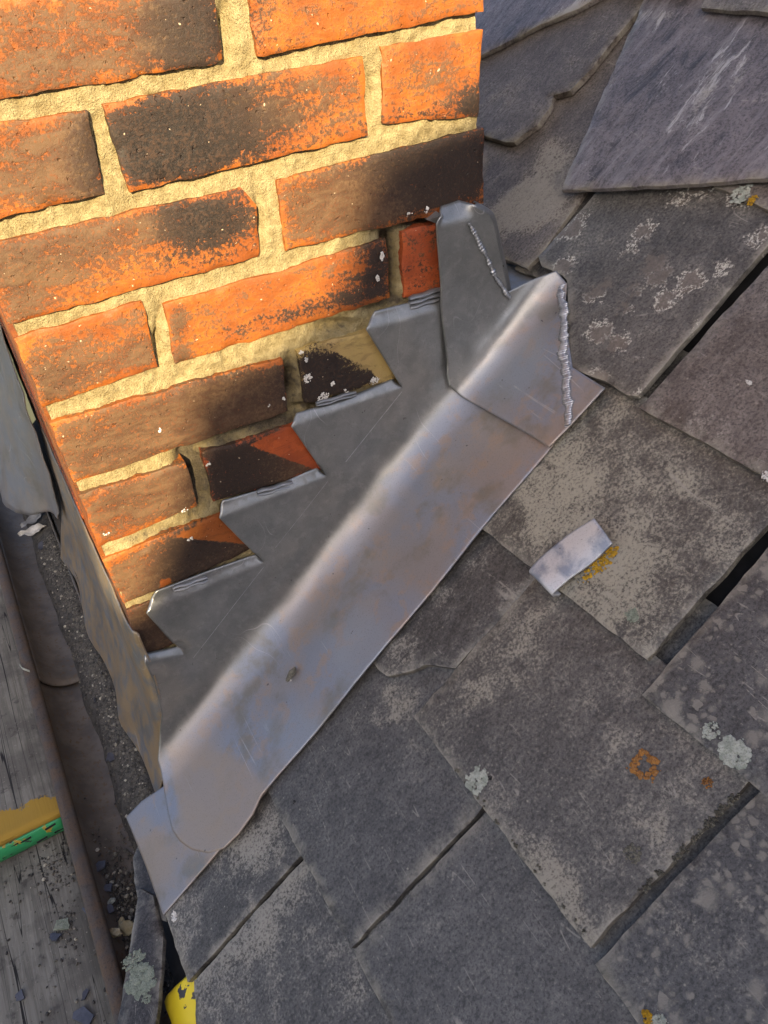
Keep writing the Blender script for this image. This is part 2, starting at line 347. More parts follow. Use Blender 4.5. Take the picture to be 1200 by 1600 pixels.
# soot plus painted dapple shade, in photo pixels: x, y, rx, ry, angle, soot, black
SOOT_SHADE = [
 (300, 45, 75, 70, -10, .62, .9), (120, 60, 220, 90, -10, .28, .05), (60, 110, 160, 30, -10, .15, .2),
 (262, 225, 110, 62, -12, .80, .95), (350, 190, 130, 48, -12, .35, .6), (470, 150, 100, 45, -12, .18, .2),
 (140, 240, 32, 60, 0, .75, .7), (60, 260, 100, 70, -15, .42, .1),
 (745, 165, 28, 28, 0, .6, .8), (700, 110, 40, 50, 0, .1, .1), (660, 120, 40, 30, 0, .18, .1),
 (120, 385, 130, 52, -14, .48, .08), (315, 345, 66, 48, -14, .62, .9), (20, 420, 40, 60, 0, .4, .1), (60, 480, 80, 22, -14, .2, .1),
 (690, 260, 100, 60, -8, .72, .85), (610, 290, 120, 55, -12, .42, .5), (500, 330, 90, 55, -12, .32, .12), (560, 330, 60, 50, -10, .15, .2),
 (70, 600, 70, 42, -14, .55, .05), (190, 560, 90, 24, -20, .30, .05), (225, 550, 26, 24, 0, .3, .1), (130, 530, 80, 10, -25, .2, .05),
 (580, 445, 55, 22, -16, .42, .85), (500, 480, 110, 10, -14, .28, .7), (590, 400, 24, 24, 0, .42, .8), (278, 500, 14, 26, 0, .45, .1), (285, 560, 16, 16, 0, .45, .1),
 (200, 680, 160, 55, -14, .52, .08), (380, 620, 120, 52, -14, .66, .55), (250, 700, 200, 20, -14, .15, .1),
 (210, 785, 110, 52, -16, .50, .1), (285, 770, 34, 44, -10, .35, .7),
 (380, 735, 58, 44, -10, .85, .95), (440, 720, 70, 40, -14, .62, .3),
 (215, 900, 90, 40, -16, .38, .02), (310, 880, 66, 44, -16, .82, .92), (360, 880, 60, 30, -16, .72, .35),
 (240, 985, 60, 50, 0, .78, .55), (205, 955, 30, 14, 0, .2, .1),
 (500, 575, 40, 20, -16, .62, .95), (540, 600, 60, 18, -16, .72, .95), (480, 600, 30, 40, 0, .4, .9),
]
CLEAN = [  # polygons the old flashing kept clean
 [(385, 695), (460, 660), (505, 735), (480, 730), (430, 712)],
 [(265, 840), (350, 800), (400, 858), (380, 852), (320, 846)],
 [(250, 905), (268, 900), (270, 915), (245, 925)],
 [(510, 545), (580, 512), (618, 590), (590, 598), (575, 575)],
]
CLEANP = [np.array(c, float) for c in CLEAN]
def soot_shade_at(px, py):
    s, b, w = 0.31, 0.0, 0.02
    for (x, y, rx, ry, a, so, bl) in SOOT_SHADE:
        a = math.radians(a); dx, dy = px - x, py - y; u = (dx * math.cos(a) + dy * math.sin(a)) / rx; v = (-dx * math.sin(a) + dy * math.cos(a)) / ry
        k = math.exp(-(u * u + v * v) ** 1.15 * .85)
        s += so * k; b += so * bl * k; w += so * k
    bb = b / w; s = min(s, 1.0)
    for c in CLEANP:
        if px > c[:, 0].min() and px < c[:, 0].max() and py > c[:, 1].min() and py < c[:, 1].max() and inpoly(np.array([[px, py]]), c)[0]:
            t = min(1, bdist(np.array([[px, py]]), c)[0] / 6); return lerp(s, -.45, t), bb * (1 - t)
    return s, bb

def brick(front, depth, mat, proud=0.0, seed=0.0, fine=.006, jit=.0016, generic=False, plane='side'):
    """front = outline (a,z) on the wall face; depth into the wall"""
    out = densify(front, .005, jit * 1.25, seed)
    p, f, b, d = sheet2d(out, fine, .0016)
    vs, so, bl = [], [], []
    for (x, z), dd in zip(p, d):
        rnd = .0010 * max(0, 1 - dd / .0022) + (.0016 * max(0, fbm(x * 60, z * 60, seed + 8, 2) - .12) * 4 * max(0, 1 - dd / .010))
        h = -proud + rnd + .0010 * fbm(x * 30, z * 30, seed, 3) + .0005 * fbm(x * 150, z * 150, seed, 2)
        if plane == 'side':
            vs.append((x, h, z)); s, k = soot_shade_at(*proj((x, 0, z)))  if not generic else (.45 + .4 * fbm(x * 8, z * 8, seed), .4)
        else:
            vs.append((h, x, z)); s, k = .55 + .3 * fbm(x * 8, z * 8, seed), .3
        if s > -.2: s -= .55 * max(0, 1 - dd / .006) * max(0, .35 + fbm(x * 35, z * 35, seed + 4, 2))
        so.append(s); bl.append(k)
    n0 = len(vs); nb = len(b)
    for i in b:
        q = vs[i]; vs.append((q[0], depth, q[2]) if plane == 'side' else (depth, q[1], q[2])); so.append(.5); bl.append(.3)
    faces = [t for t in f]
    # orientation: make the front face outward
    a, bb, c = (np.array(vs[i]) for i in faces[0]); nr = np.cross(bb - a, c - a)
    if (nr[1] if plane == 'side' else nr[0]) > 0: faces = [t[::-1] for t in faces]
    for k in range(nb):
        i0, i1 = b[k], b[(k + 1) % nb]; faces.append((i0, i1, n0 + (k + 1) % nb, n0 + k))
    cen = np.mean(np.array(vs)[:n0], 0)
    o = mesh_obj('brick', np.array(vs) - cen, faces, mat, None, True, {'soot_shade': so, 'black': bl}, 50)
    o.location = cen - CH0; local(o, chim)
    bm = bmesh.new(); bm.from_mesh(o.data); bmesh.ops.recalc_face_normals(bm, faces=bm.faces); bm.to_mesh(o.data); bm.free()
    return o

def wz(px): p = wall(*px); return (p[0], p[2])
def mod(c, tb, k): return (XK[k], mz(c, tb))
def outl(*pts): return [wz(p) if isinstance(p[0], (int, float)) else mod(*p[0]) for p in pts]
m = lambda c, tb, k: ((c, tb, k),)
BR = [
 # course -2, -1 above the frame
 (outl(m(-2,'T','0'), m(-2,'T','s1'), m(-2,'B','s1'), m(-2,'B','0')), M_BRICK, .1), (outl(m(-2,'T','s2'), m(-2,'T','W'), m(-2,'B','W'), m(-2,'B','s2')), M_BRICK, .1),
 (outl(m(-1,'T','0'), m(-1,'T','h1'), m(-1,'B','h1'), m(-1,'B','0')), M_BRICK, .213), (outl(m(-1,'T','h2'), m(-1,'T','h3'), m(-1,'B','h3'), m(-1,'B','h2')), M_BRICK, .1), (outl(m(-1,'T','h4'), m(-1,'T','W'), m(-1,'B','W'), m(-1,'B','h4')), M_BRICK, .213),
 (outl(m(0,'T','0'), (336, -14), (349, 92), (336, 101), m(0,'B','0')), M_BRICK, .1), (outl((386, -22), m(0,'T','W'), (755, 18), (403, 88)), M_BRICK, .1),
 (outl(m(1,'T','0'), (137, 172), (148, 225), (163, 303), m(1,'B','0')), M_BRICK, .213), (outl((160, 163), (566, 88), (575, 212), (203, 301)), M_BRICK, .1), (outl((597, 72), (756, 46), (748, 182), (600, 193)), M_BRICK, .213),
 (outl(m(2,'T','0'), (377, 293), (401, 320), (406, 402), (13, 508)), M_BRICK, .1), (outl((433, 282), (757, 200), (757, 318), (447, 393)), M_BRICK, .1),
 (outl((22, 530), (222, 472), (247, 574), (68, 638)), M_BRICK, .213), (outl((256, 477), (604, 374), (611, 466), (275, 570)), M_BRICK, .1), (outl((629, 364), (756, 330), (757, 440), (632, 466)), M_BRICKR, .213),
 (outl((77, 660), (440, 559), (450, 642), (116, 755)), M_BRICK, .1), (outl((463, 548), (580, 515), m(4,'T','W'), m(4,'B','W'), (612, 594), (478, 630)), M_BRICKY, .1),
 (outl((122, 773), (290, 722), (308, 790), (154, 855)), M_BRICK, .213), (outl((316, 707), (520, 645), (545, 722), (333, 784)), M_BRICKR, .1),
 (outl((160, 876), m(6,'T','s1'), m(6,'B','s1'), (194, 945)), M_BRICK, .1),
 (outl((198, 954), m(7,'T','h1'), m(7,'B','h1'), (224, 1031)), M_BRICKR, .213), (outl(m(8,'T','0'), m(8,'T','h1'), m(8,'B','h1'), m(8,'B','0')), M_BRICKR, .1),
]
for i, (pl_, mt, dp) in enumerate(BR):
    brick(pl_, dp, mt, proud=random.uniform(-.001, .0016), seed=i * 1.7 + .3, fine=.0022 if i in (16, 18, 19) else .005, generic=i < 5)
# front face (towards the eaves) and back face bricks beyond the corner bricks
for c in range(-9, -2):      # courses above the frame
    for ka, kb, dp in ((('0', 's1', .1), ('s2', 'W', .1)) if c % 2 == 0 else (('0', 'h1', .213), ('h2', 'h3', .1), ('h4', 'W', .213))):
        brick(outl(m(c, 'T', ka), m(c, 'T', kb), m(c, 'B', kb), m(c, 'B', ka)), dp, M_BRICK, seed=c * 2.1 + XK[ka], fine=.03, generic=True)
for c in range(-9, 10):
    y = (.1 if c % 2 == 0 else .213) + J
    while y < D - .02:
        y1 = min(y + .213, D)
        if y1 - y > .03: brick([(y, mz(c, 'T')), (y1, mz(c, 'T')), (y1, mz(c, 'B')), (y, mz(c, 'B'))], .09, M_BRICKR, proud=random.uniform(-.001, .001), seed=c * 3.3 + y, fine=.014, plane='front', generic=True)
        y = y1 + J
# mortar body: recessed relief on the side face, plain on the others
HOLES = [(300, 745, 16, 42, .016), (296, 712, 26, 16, .01), (455, 602, 9, 26, .02), (613, 420, 12, 56, .03), (355, 45, 9, 55, .012), (577, 150, 7, 40, .014), (249, 540, 5, 36, .010),
         (408, 345, 6, 26, .012), (680, 345, 55, 10, .022), (530, 512, 40, 10, .010), (400, 655, 90, 10, .006), (270, 835, 60, 9, .006), (590, 480, 18, 12, .01), (500, 640, 60, 8, .008), (150, 250, 5, 50, .006)]
DIRT = [(300, 750, 30, 60, 1), (340, 690, 50, 20, .6), (450, 600, 30, 60, .7), (400, 660, 110, 22, .85), (270, 840, 100, 22, .55), (520, 515, 60, 20, .5), (690, 350, 70, 22, 1), (610, 420, 16, 70, 1), (430, 770, 120, 20, .8), (330, 900, 140, 24, .8), (620, 470, 40, 16, .7), (530, 630, 90, 20, .8), (240, 1000, 60, 90, .6), (355, 60, 14, 60, .35), (577, 150, 10, 60, .45)]
nx, nz = 190, 620; x0, x1, z0, z1 = .003, W - .003, -.86, .672
vs, dirt = [], []
for j in range(nz + 1):
    for i in range(nx + 1):
        x = lerp(x0, x1, i / nx); z = lerp(z0, z1, j / nz); px, py = proj((x, 0, z))
        dep = .0046 + .0052 * fbm(x * 55, z * 55, 2.2, 3) + .0030 * fbm(x * 190, z * 190, 5, 2); dd = 0
        if z < .02:
            for hx, hy, rx, ry, k in HOLES:
                e = ((px - hx) / rx) ** 2 + ((py - hy) / ry) ** 2
                if e < 5: dep += k * math.exp(-e) * (1 + .6 * fbm(x * 120, z * 120, 9, 2))
            for hx, hy, rx, ry, k in DIRT:
                e = ((px - hx) / rx) ** 2 + ((py - hy) / ry) ** 2
                if e < 5: dd = max(dd, k * math.exp(-e * .7))
        vs.append((x, max(dep, .0012), z)); dirt.append(dd)
fs = [(j * (nx + 1) + i, j * (nx + 1) + i + 1, (j + 1) * (nx + 1) + i + 1, (j + 1) * (nx + 1) + i) for j in range(nz) for i in range(nx)]
k = len(vs)
for (x, z) in ((x0, z0), (x1, z0), (x1, z1), (x0, z1)): vs.append((x, .012, z)); vs.append((x, D - .003, z)); dirt += [.5, .5]
fs += [(k, k + 1, k + 7, k + 6)[::-1], (k + 2, k + 3, k + 5, k + 4), (k + 1, k + 3, k + 5, k + 7), (k + 4, k + 5, k + 7, k + 6)]
o = mesh_obj('mortar', np.array(vs) - CH0, fs, M_MORTAR, None, True, {'dirt': dirt}); local(o, chim)
# small lime splashes and a mortar snot on the bricks
def blob2d(r, seed, n=28, rag=.45, asp=1.0):
    return [(r * asp * math.cos(a) * (1 + rag * fbm(math.cos(a) * 1.4 + seed, math.sin(a) * 1.4, seed, 3) * 1.6), r * math.sin(a) * (1 + rag * fbm(math.cos(a) * 1.4 + seed, math.sin(a) * 1.4, seed, 3) * 1.6)) for a in np.linspace(0, 2 * math.pi, n, endpoint=False)]
def crust(name, cen3, ex, ey, en, r, mat, parent, porig, seed, thick=.0010, asp=1.0, rag=.5, ang=0.0, hole=0.0):
    """crust of many small overlapping lobes lying on a surface with axes ex, ey and normal en"""
    rs = np.random.RandomState(int(seed * 97) % 99991); ca, sa = math.cos(ang), math.sin(ang); vs, fs = [], []; ex, ey, en = (np.array(q, float) for q in (ex, ey, en))
    n = 6 if r < .0035 else int(34 + r * 5200)
    for k in range(n):
        a = rs.uniform(0, 2 * math.pi); q = math.sqrt(rs.uniform(hole * hole, 1)) * (1 + rag * .9 * fbm(math.cos(a) * 1.6 + seed, math.sin(a) * 1.6, seed, 3))
        if k % 6 == 5: q *= 1.25
        lr = r * (rs.uniform(.07, .21) if r >= .0035 else rs.uniform(.25, .5)) * (.35 if k % 6 == 5 else 1) * (.75 if hole else 1); cu, cv = q * r * .82 * math.cos(a) * asp, q * r * .82 * math.sin(a)
        m_ = 9; base = len(vs); hh = thick * rs.uniform(.55, 1.2)
        for ring, (rf, hf) in enumerate(((1.0, 0.0), (.82, .75), (.4, 1.0))):
            for j in range(m_):
                b_ = 2 * math.pi * j / m_; f_ = lr * rf * (1 + .55 * fbm(math.cos(b_) * 2 + k, math.sin(b_) * 2, seed + ring * .1, 2)); u, v = cu + f_ * math.cos(b_), cv + f_ * math.sin(b_)
                h = hh * hf * (1 + .35 * rs.uniform(-1, 1)); vs.append(ex * (u * ca - v * sa) + ey * (u * sa + v * ca) + en * h)
        for ring in range(2):
            for j in range(m_): fs.append((base + ring * m_ + j, base + ring * m_ + (j + 1) % m_, base + (ring + 1) * m_ + (j + 1) % m_, base + (ring + 1) * m_ + j))
        fs.append(tuple(base + 2 * m_ + j for j in range(m_)))
    if np.cross(ex, ey) @ en < 0: fs = [t[::-1] for t in fs]
    o = mesh_obj(name, vs, fs, mat, None, True); o.location = np.array(cen3) - np.array(porig)
    if parent: local(o, parent)
    return o
for i, (px, py, r, asp) in enumerate([(443, 622, .0036, .6), (420, 634, .002, 1), (250, 672, .0036, .6), (288, 797, .004, 1.3), (166, 833, .003, 1.5), (478, 563, .004, .6), (482, 590, .007, 1.1), (505, 620, .006, 1.5), (520, 600, .004, .6), (585, 595, .006, 1.2), (470, 550, .004, 1), (325, 725, .004, .7), (300, 842, .004, 1.5), (597, 400, .006, .5), (590, 435, .005, .5), (665, 328, .004, 1.4), (640, 335, .003, 1.6), (540, 612, .004, 1.4)]):
    crust('lime_splash', wall(px, py, .0018), (1, 0, 0), (0, 0, 1), (0, -1, 0), r * .8, M_WHITE, chim, CH0, i * 2.3 + 1, .0004, asp)

# ------------------------------------------------------------------ slate roof
roofo = empty('slate_roof', O); roofo.rotation_euler = (0, -TH, 0)
tag(roofo, 'grey slate roof slope of overlapping lichen flecked slates below and beside the chimney', 'roof')
T = .0078; L = .42; HT = .0195
def slate(corners, v0, mat, hoff=0.0, tilt=HT, t=T, seed=1.0, jit=.0018, name='slate', length=L, warp=.0012, pale=()):
    """corners in roof (v, y); top surface is at hoff at the tail v0 and sinks towards the head"""
    out = densify(corners, .010, jit, seed); p, f, b, d = sheet2d(out, .010, .0016)
    pa, ed = [], []
    cx, cy = v0, float(np.mean(out[:, 1])); top, vs = [], []
    for (v, y), dd in zip(p, d):
        h = hoff - tilt * (v - v0) / length + warp * fbm(v * 7 + seed, y * 7, seed, 2) - max(0, 1 - dd / .0022) * (.0007 + .0060 * max(0, fbm(v * 70, y * 70, seed, 2) - .10))
        vs.append((v - cx, y - cy, h)); ed.append(1.0 if dd < .0012 else max(0, 1 - dd / .0042)); q_ = 0
        if pale:
            px, py = proj(O + UP * v + np.array([0, y, 0]) + N * h)
            for (x_, y_, rx, ry, an, am) in pale:
                an = math.radians(an); dx, dy = px - x_, py - y_; e = ((dx * math.cos(an) + dy * math.sin(an)) / rx) ** 2 + ((-dx * math.sin(an) + dy * math.cos(an)) / ry) ** 2
                q_ = max(q_, am * math.exp(-e ** 2))
        pa.append(q_)
    n0 = len(vs); nb = len(b)
    a, bb, c = (np.array(vs[i]) for i in f[0])
    if np.cross(bb - a, c - a)[2] < 0: f = [q[::-1] for q in f]
    for i in b: q = vs[i]; vs.append((q[0], q[1], hoff - tilt * (q[0]) / length - t)); pa.append(0); ed.append(.25)
    faces = list(f) + [tuple(n0 + k for k in range(nb))[::-1]] + [(b[k], n0 + k, n0 + (k + 1) % nb, b[(k + 1) % nb]) for k in range(nb)]
    o = mesh_obj(name, vs, faces, mat, None, True, {'pale': pa, 'edge': ed}, 38); o.location = (cx, cy, 0); local(o, roofo)
    bm = bmesh.new(); bm.from_mesh(o.data); bmesh.ops.recalc_face_normals(bm, faces=bm.faces); bm.to_mesh(o.data); bm.free()
    o['hoff'] = hoff; o['tilt'] = tilt; return o
def rect(v0, ya, yb, length=L): return [(v0, ya), (v0, yb), (v0 + length, yb), (v0 + length, ya)]
S = {}
G = [-.081, .0945, .268, .4375, .6165, .79]
# eaves courses
S['k0a'] = slate(rect(G[0], -.045, -.2315, .30), G[0], SL['mottle'], seed=1, pale=[(400,1330,60,40,-50,.75)])
S['k0b'] = slate([roof(302, 1532), roof(310, 1680), (G[0], -.47), (G[0] + L, -.47), (G[0] + L, -.236), (G[0] + .01, -.2365)], G[0], SL['mottle'], seed=2, pale=[(400,1440,40,110,40,.75)])
S['k0c'] = slate(rect(G[0], -.474, -.70), G[0], SL['blue'], seed=3)
S['k1a'] = slate([(G[1], -.10), (G[1] + .002, -.3365), (G[1] + L, -.345), (G[1] + L, -.10)], G[1], SL['blue'], seed=4, pale=[(600,1110,60,40,-40,.6)])
S['k1b'] = slate([(G[1] + .004, -.3415), (G[1], -.585), (G[1] + L, -.585), (G[1] + L, -.349)], G[1], SL['grey'], seed=5)
S['k1c'] = slate(rect(G[1], -.589, -.82), G[1], SL['spots'], seed=6)
S['k2a'] = slate([(G[2] + .003, -.10), roof(590, 1046), roof(604, 1056), roof(640, 1047), roof(660, 1037), roof(672, 1037), roof(692, 1040), roof(708, 1042), (G[2] + L, -.2335), (G[2] + L, -.10)], G[2], SL['mottle'], seed=7, jit=.0012, hoff=-.001, pale=[(700,920,60,20,-45,.5),(640,1010,20,60,40,.5)])
S['k2b'] = slate([(G[2] + .0015, -.2365), (G[2] + .002, -.4755), (G[2] + .188, -.477), (G[2] + .188, -.2365)], G[2], SL['dusty'], seed=8, hoff=.005, pale=[(760,1060,140,60,-50,.5),(870,1400,40,110,-35,.6),(690,1130,40,60,0,.4)])
S['k2c'] = slate([(G[2] - .004, -.4840), (G[2] - .002, -.72), (G[2] + L, -.72), (G[2] + L, -.4855)], G[2], SL['spots'], seed=9, hoff=.002, pale=[(1080,1400,90,120,30,.4)])
S['k3a'] = slate([(G[3], -.06), (G[3] + .012, -.3670), (G[3] + .192, -.365), (G[3] + .192, -.06)], G[3], SL['tan'], seed=10, hoff=.004, pale=[(930,930,120,90,-40,.6),(870,780,60,90,40,.5)])
S['k3b'] = slate([(G[3] - .011, -.3835), (G[3] + .002, -.60), (G[3] + L, -.59), (G[3] + L, -.3665)], G[3], SL['spots'], seed=11, hoff=.003)
S['k4a'] = slate([roof(890, 578), roof(950, 600), roof(985, 622), roof(1000, 622), (G[4] + .17, -.197), (G[4] + L * .6, -.198), (G[4] + L * .6, .028), roof(918, 312), roof(860, 380), roof(842, 400), roof(848, 418), roof(880, 432), roof(887, 440)], G[4], SL['rings'], seed=12, jit=.0012, hoff=.006, t=.007)
S['k4b'] = slate([(G[4], -.2075), (G[4] + .003, -.44), (G[4] + L, -.44), (G[4] + L, -.2130)], G[4], SL['brown'], seed=13, hoff=.004, pale=[(1070,660,60,30,30,.6)])
S['k5b'] = slate([roof(1115, 292), roof(1150, 305), roof(1215, 335), (G[5], -.42), (G[5] + L, -.42), (G[5] + L, -.09)], G[5], SL['brown'], seed=14, hoff=.003)
# crooked slates behind the chimney
S['x1'] = slate([roof(770, 395), roof(800, 408), roof(822, 418), roof(845, 396), roof(880, 345), roof(960, 230), (1.12, .16), (1.12, .50), (.80, .50), (.70, .16)], .69, SL['brown'], seed=15, hoff=.000, tilt=.006, pale=[(830,315,80,40,-30,1.5),(870,265,60,45,-40,.9)])
S['x1b'] = slate([roof(800, 415), roof(870, 440), roof(890, 400), roof(905, 360), (1.0, .06), (1.0, .13), (.80, .16)], .66, SL['dark'], seed=25, hoff=-.006, tilt=.004)
S['x2'] = slate([roof(730, 205), roof(762, 218), roof(795, 229), roof(808, 228), roof(845, 200), roof(866, 170), roof(868, 155), roof(895, 148), roof(930, 110), roof(960, 70), roof(1003, 18), (1.25, .13), (1.25, .58), (.93, .58)], .824, SL['brown'], seed=16, hoff=.008, tilt=.006, jit=.001, pale=[(930,60,40,16,-35,.6),(900,100,30,30,0,.4)])
S['x3'] = slate([roof(720, 120), roof(760, 99), roof(850, 52), roof(905, 30), roof(955, 2), (1.12, .18), (1.45, .20), (1.45, .9), (1.0, .9), (.92, .5)], .93, SL['streak'], seed=17, hoff=.015, tilt=.006, t=.007, pale=[(900,25,60,22,-28,1.4)])
S['x4'] = slate([roof(884, 307), roof(1040, 302), roof(1210, 290), roof(1300, 286), (1.30, -.20), (1.30, .19), roof(1009, 12)], .784, SL['streak'], seed=18, hoff=.012, tilt=.005, t=.006, pale=[(1110,130,16,110,25,.8),(1158,110,10,70,20,.8),(1040,130,10,40,30,.7),(1020,25,50,14,0,.8),(1060,180,12,50,30,.6),(1135,60,10,60,20,.7)])
S['x5'] = slate([roof(1104, 33), roof(1205, 43), roof(1300, 50), (1.5, -.10), (1.5, .06), roof(1128, -15)], 1.015, SL['brown'], seed=19, hoff=.019, tilt=.006, t=.006)
S['x6'] = slate([roof(955, -8), roof(1010, 3), roof(1100, 8), roof(1112, 2), roof(1125, -20), (1.5, .05), (1.5, .22)], 1.037, SL['mottle'], seed=20, hoff=.024, tilt=.006, t=.006)
# out-of-frame slates that keep the slope closed from a step aside
for c in range(3, 8):
    v0 = .4375 + .176 * (c - 3); ys = -.60 - (.12 if c % 2 else 0) if c > 3 else -.604
    if c == 4: ys = -.444
    if c == 5: ys = -.424
    if c >= 6: ys = -.20 if c == 6 else -.28
    for q in range(2 if c < 5 else 3): slate(rect(v0, ys - q * .243, ys - q * .243 - .24), v0, random.choice([SL['blue'], SL['brown'], SL['spots']]), seed=30 + c * 3 + q)
# undercloak pieces at the eaves
def eav(px, py, dh=0.0):
    n_ = np.array([-.014, 0, .07]); n_ /= np.linalg.norm(n_); p = onplane(px, py, n_, np.array([-.14, 0, -.812]) + n_ * dh) - O; return (p @ UP, p[1])
S['u1'] = slate([eav(217, 1388), eav(200, 1490), eav(182, 1600), eav(165, 1700), eav(236, 1700), eav(247, 1560), eav(254, 1470), eav(238, 1400)], -.12, SL['dark'], seed=41, hoff=.0133, tilt=.216, t=.005, name='eaves_slate', warp=.0005)
S['u3'] = slate([eav(207, 1340, -.006), eav(214, 1400, -.006), eav(220, 1430, -.006), eav(260, 1440, -.006), (-.055, -.06), (-.055, -.02)], -.12, SL['dark'], seed=43, hoff=.0073, tilt=.216, t=.004, name='eaves_slate', warp=.0005)
un = mesh_obj('underlay', [(-.06, -.95, -.035), (1.6, -.95, -.035), (1.6, 1.0, -.035), (-.06, 1.0, -.035)], [(0, 1, 2, 3)], M_FELT); local(un, roofo)

local(mesh_obj('shade_strip', [(-.125, -.95, -.030), (-.05, -.95, -.030), (-.05, -.125, -.030), (-.125, -.125, -.030)], [(0, 1, 2, 3)], M_FELT), roofo)  # black strip painting in the shade under the lowest slates
# lichen crusts and moss on the slates
def on_slate(key, px, py, r, mat, name, seed, asp=1.0, thick=.0012, rag=.5, ang=0.0, hole=0.0):
    o = S[key]; ho = o['hoff'] - .004 * 0; v, y = roof(px, py, ho); v0 = o.location[0]
    tl = o['tilt']; h = ho - tl * (v - v0) / L + .0003
    for _ in range(6): v, y = roof(px, py, h); h = ho - tl * (v - v0) / L + .0003
    k_ = tl / L; q_ = math.sqrt(1 + k_ * k_)
    return crust(name, (v, y, h), (1 / q_, 0, -k_ / q_), (0, 1, 0), (k_ / q_, 0, 1 / q_), r, mat, o, tuple(o.location), seed, thick, asp, rag, ang, hole)
LI = [('k3b', 1145, 1175, .014, M_LICHW, 'pale_lichen', .75), ('k3b', 1112, 1142, .0075, M_LICHW, 'pale_lichen', 1), ('k2b', 746, 1218, .012, M_LICHW, 'pale_lichen', .9), ('k2b', 1008, 1198, .0125, M_LICHO, 'orange_lichen', 1),
      ('k2b', 988, 1335, .0075, M_MOSS, 'moss_tuft', 1), ('k2b', 1106, 1222, .004, M_LICHO, 'orange_lichen', 1), ('k3a', 936, 880, .010, M_LICHY, 'yellow_lichen', 2.2), ('k3a', 957, 862, .006, M_LICHY, 'yellow_lichen', 1),
      ('k3a', 988, 962, .0075, M_LICHG, 'sage_lichen', 1), ('k2c', 1012, 1590, .006, M_LICHY, 'yellow_lichen', .6), ('k2c', 1028, 1598, .007, M_LICHW, 'pale_lichen', 1), ('k5b', 1158, 303, .010, M_LICHW, 'pale_lichen', 1.3), ('k5b', 1176, 314, .005, M_LICHY, 'yellow_lichen', 1.4),
      ('u1', 219, 1530, .0185, M_LICHG, 'sage_lichen', 1), ('u1', 208, 1500, .010, M_LICHG, 'sage_lichen', 1.4), ('u1', 229, 1560, .006, M_LICHG, 'sage_lichen', 1), ('k0a', 272, 1432, .006, M_WHITE, 'lime_splash', .8), ('k4b', 1170, 598, .004, M_WHITE, 'lime_splash', .5), ('k4b', 1197, 745, .005, M_WHITE, 'lime_splash', 1)]
for i, (key, px, py, r, mt, nm, asp) in enumerate(LI):
    on_slate(key, px, py, r, mt, nm, i * 3.7 + 2, asp, .0014 if 'yellow' in nm or 'orange' in nm else .0006, .6, random.uniform(-.5, .5), .5 if nm == 'orange_lichen' and r > .01 else 0)
random.seed(9)
for i in range(46):   # moss crumbs along the right hand edge of the big dusty slate
    t = random.random(); t = t ** .7; px, py = lerp(1000, 1160, t), lerp(1395, 1232, t)
    on_slate('k2b', px + random.gauss(0, 3), py + random.gauss(0, 3), random.uniform(.0012, .0028), M_MOSS, 'moss_tuft', i + .5, 1, .0016, .6)
for i in range(16):
    t = random.random(); px, py = lerp(700, 918, t), lerp(1195, 1475, t)
    on_slate('k2b', px + random.gauss(4, 3), py + random.gauss(-4, 3), random.uniform(.001, .0022), M_MOSS, 'moss_tuft', i + 60.5, 1, .0012, .6)
def hole(key, px, py, r=.0022):
    o = S[key]; v, y = roof(px, py, o['hoff'] - .002); h = o['hoff'] - HT * (v - o.location[0]) / L + .0006
    crust('nail_hole', (v, y, h), (1, 0, 0), (0, 1, 0), (0, 0, 1), r, M_FELT, o, tuple(o.location), px * .1, .0002, 1, .1)
hole('k1a', 461, 1254); hole('k2b', 767, 1215)

# ------------------------------------------------------------------ lead flashings
FR = .048
def bend(s, t, off, fr=FR):
    """flat sheet (s up the slope, t>0 on the wall, t<0 on the slates) -> world"""
    if t >= fr: a, n_ = 0.0, t
    elif t <= -fr: a, n_ = -t, 0.0
    else:
        ph = (t + fr) / (2 * fr) * math.pi / 2; a, n_ = fr - fr * math.sin(ph), fr - fr * math.cos(ph)
    return O + UP * s + N * n_ + np.array([0, -a, 0]), ph if -fr < t < fr else (math.pi / 2 if t >= fr else 0)
def wst(px, py, off=.008): p = wall(px, py, off) - O; return (p @ UP, p @ N)
def ast(px, py, off=.003): v, y = roof(px, py, off); return (v, y)
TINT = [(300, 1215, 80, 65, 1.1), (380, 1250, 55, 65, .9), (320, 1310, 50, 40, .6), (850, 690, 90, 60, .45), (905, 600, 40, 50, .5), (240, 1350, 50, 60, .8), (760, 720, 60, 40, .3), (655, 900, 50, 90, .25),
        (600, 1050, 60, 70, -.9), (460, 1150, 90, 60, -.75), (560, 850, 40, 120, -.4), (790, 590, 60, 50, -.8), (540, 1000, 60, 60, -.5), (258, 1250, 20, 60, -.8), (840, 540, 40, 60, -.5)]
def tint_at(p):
    px, py = proj(p); return sum(am * math.exp(-(((px - x) / rx) ** 2 + ((py - y) / ry) ** 2)) for x, y, rx, ry, am in TINT)
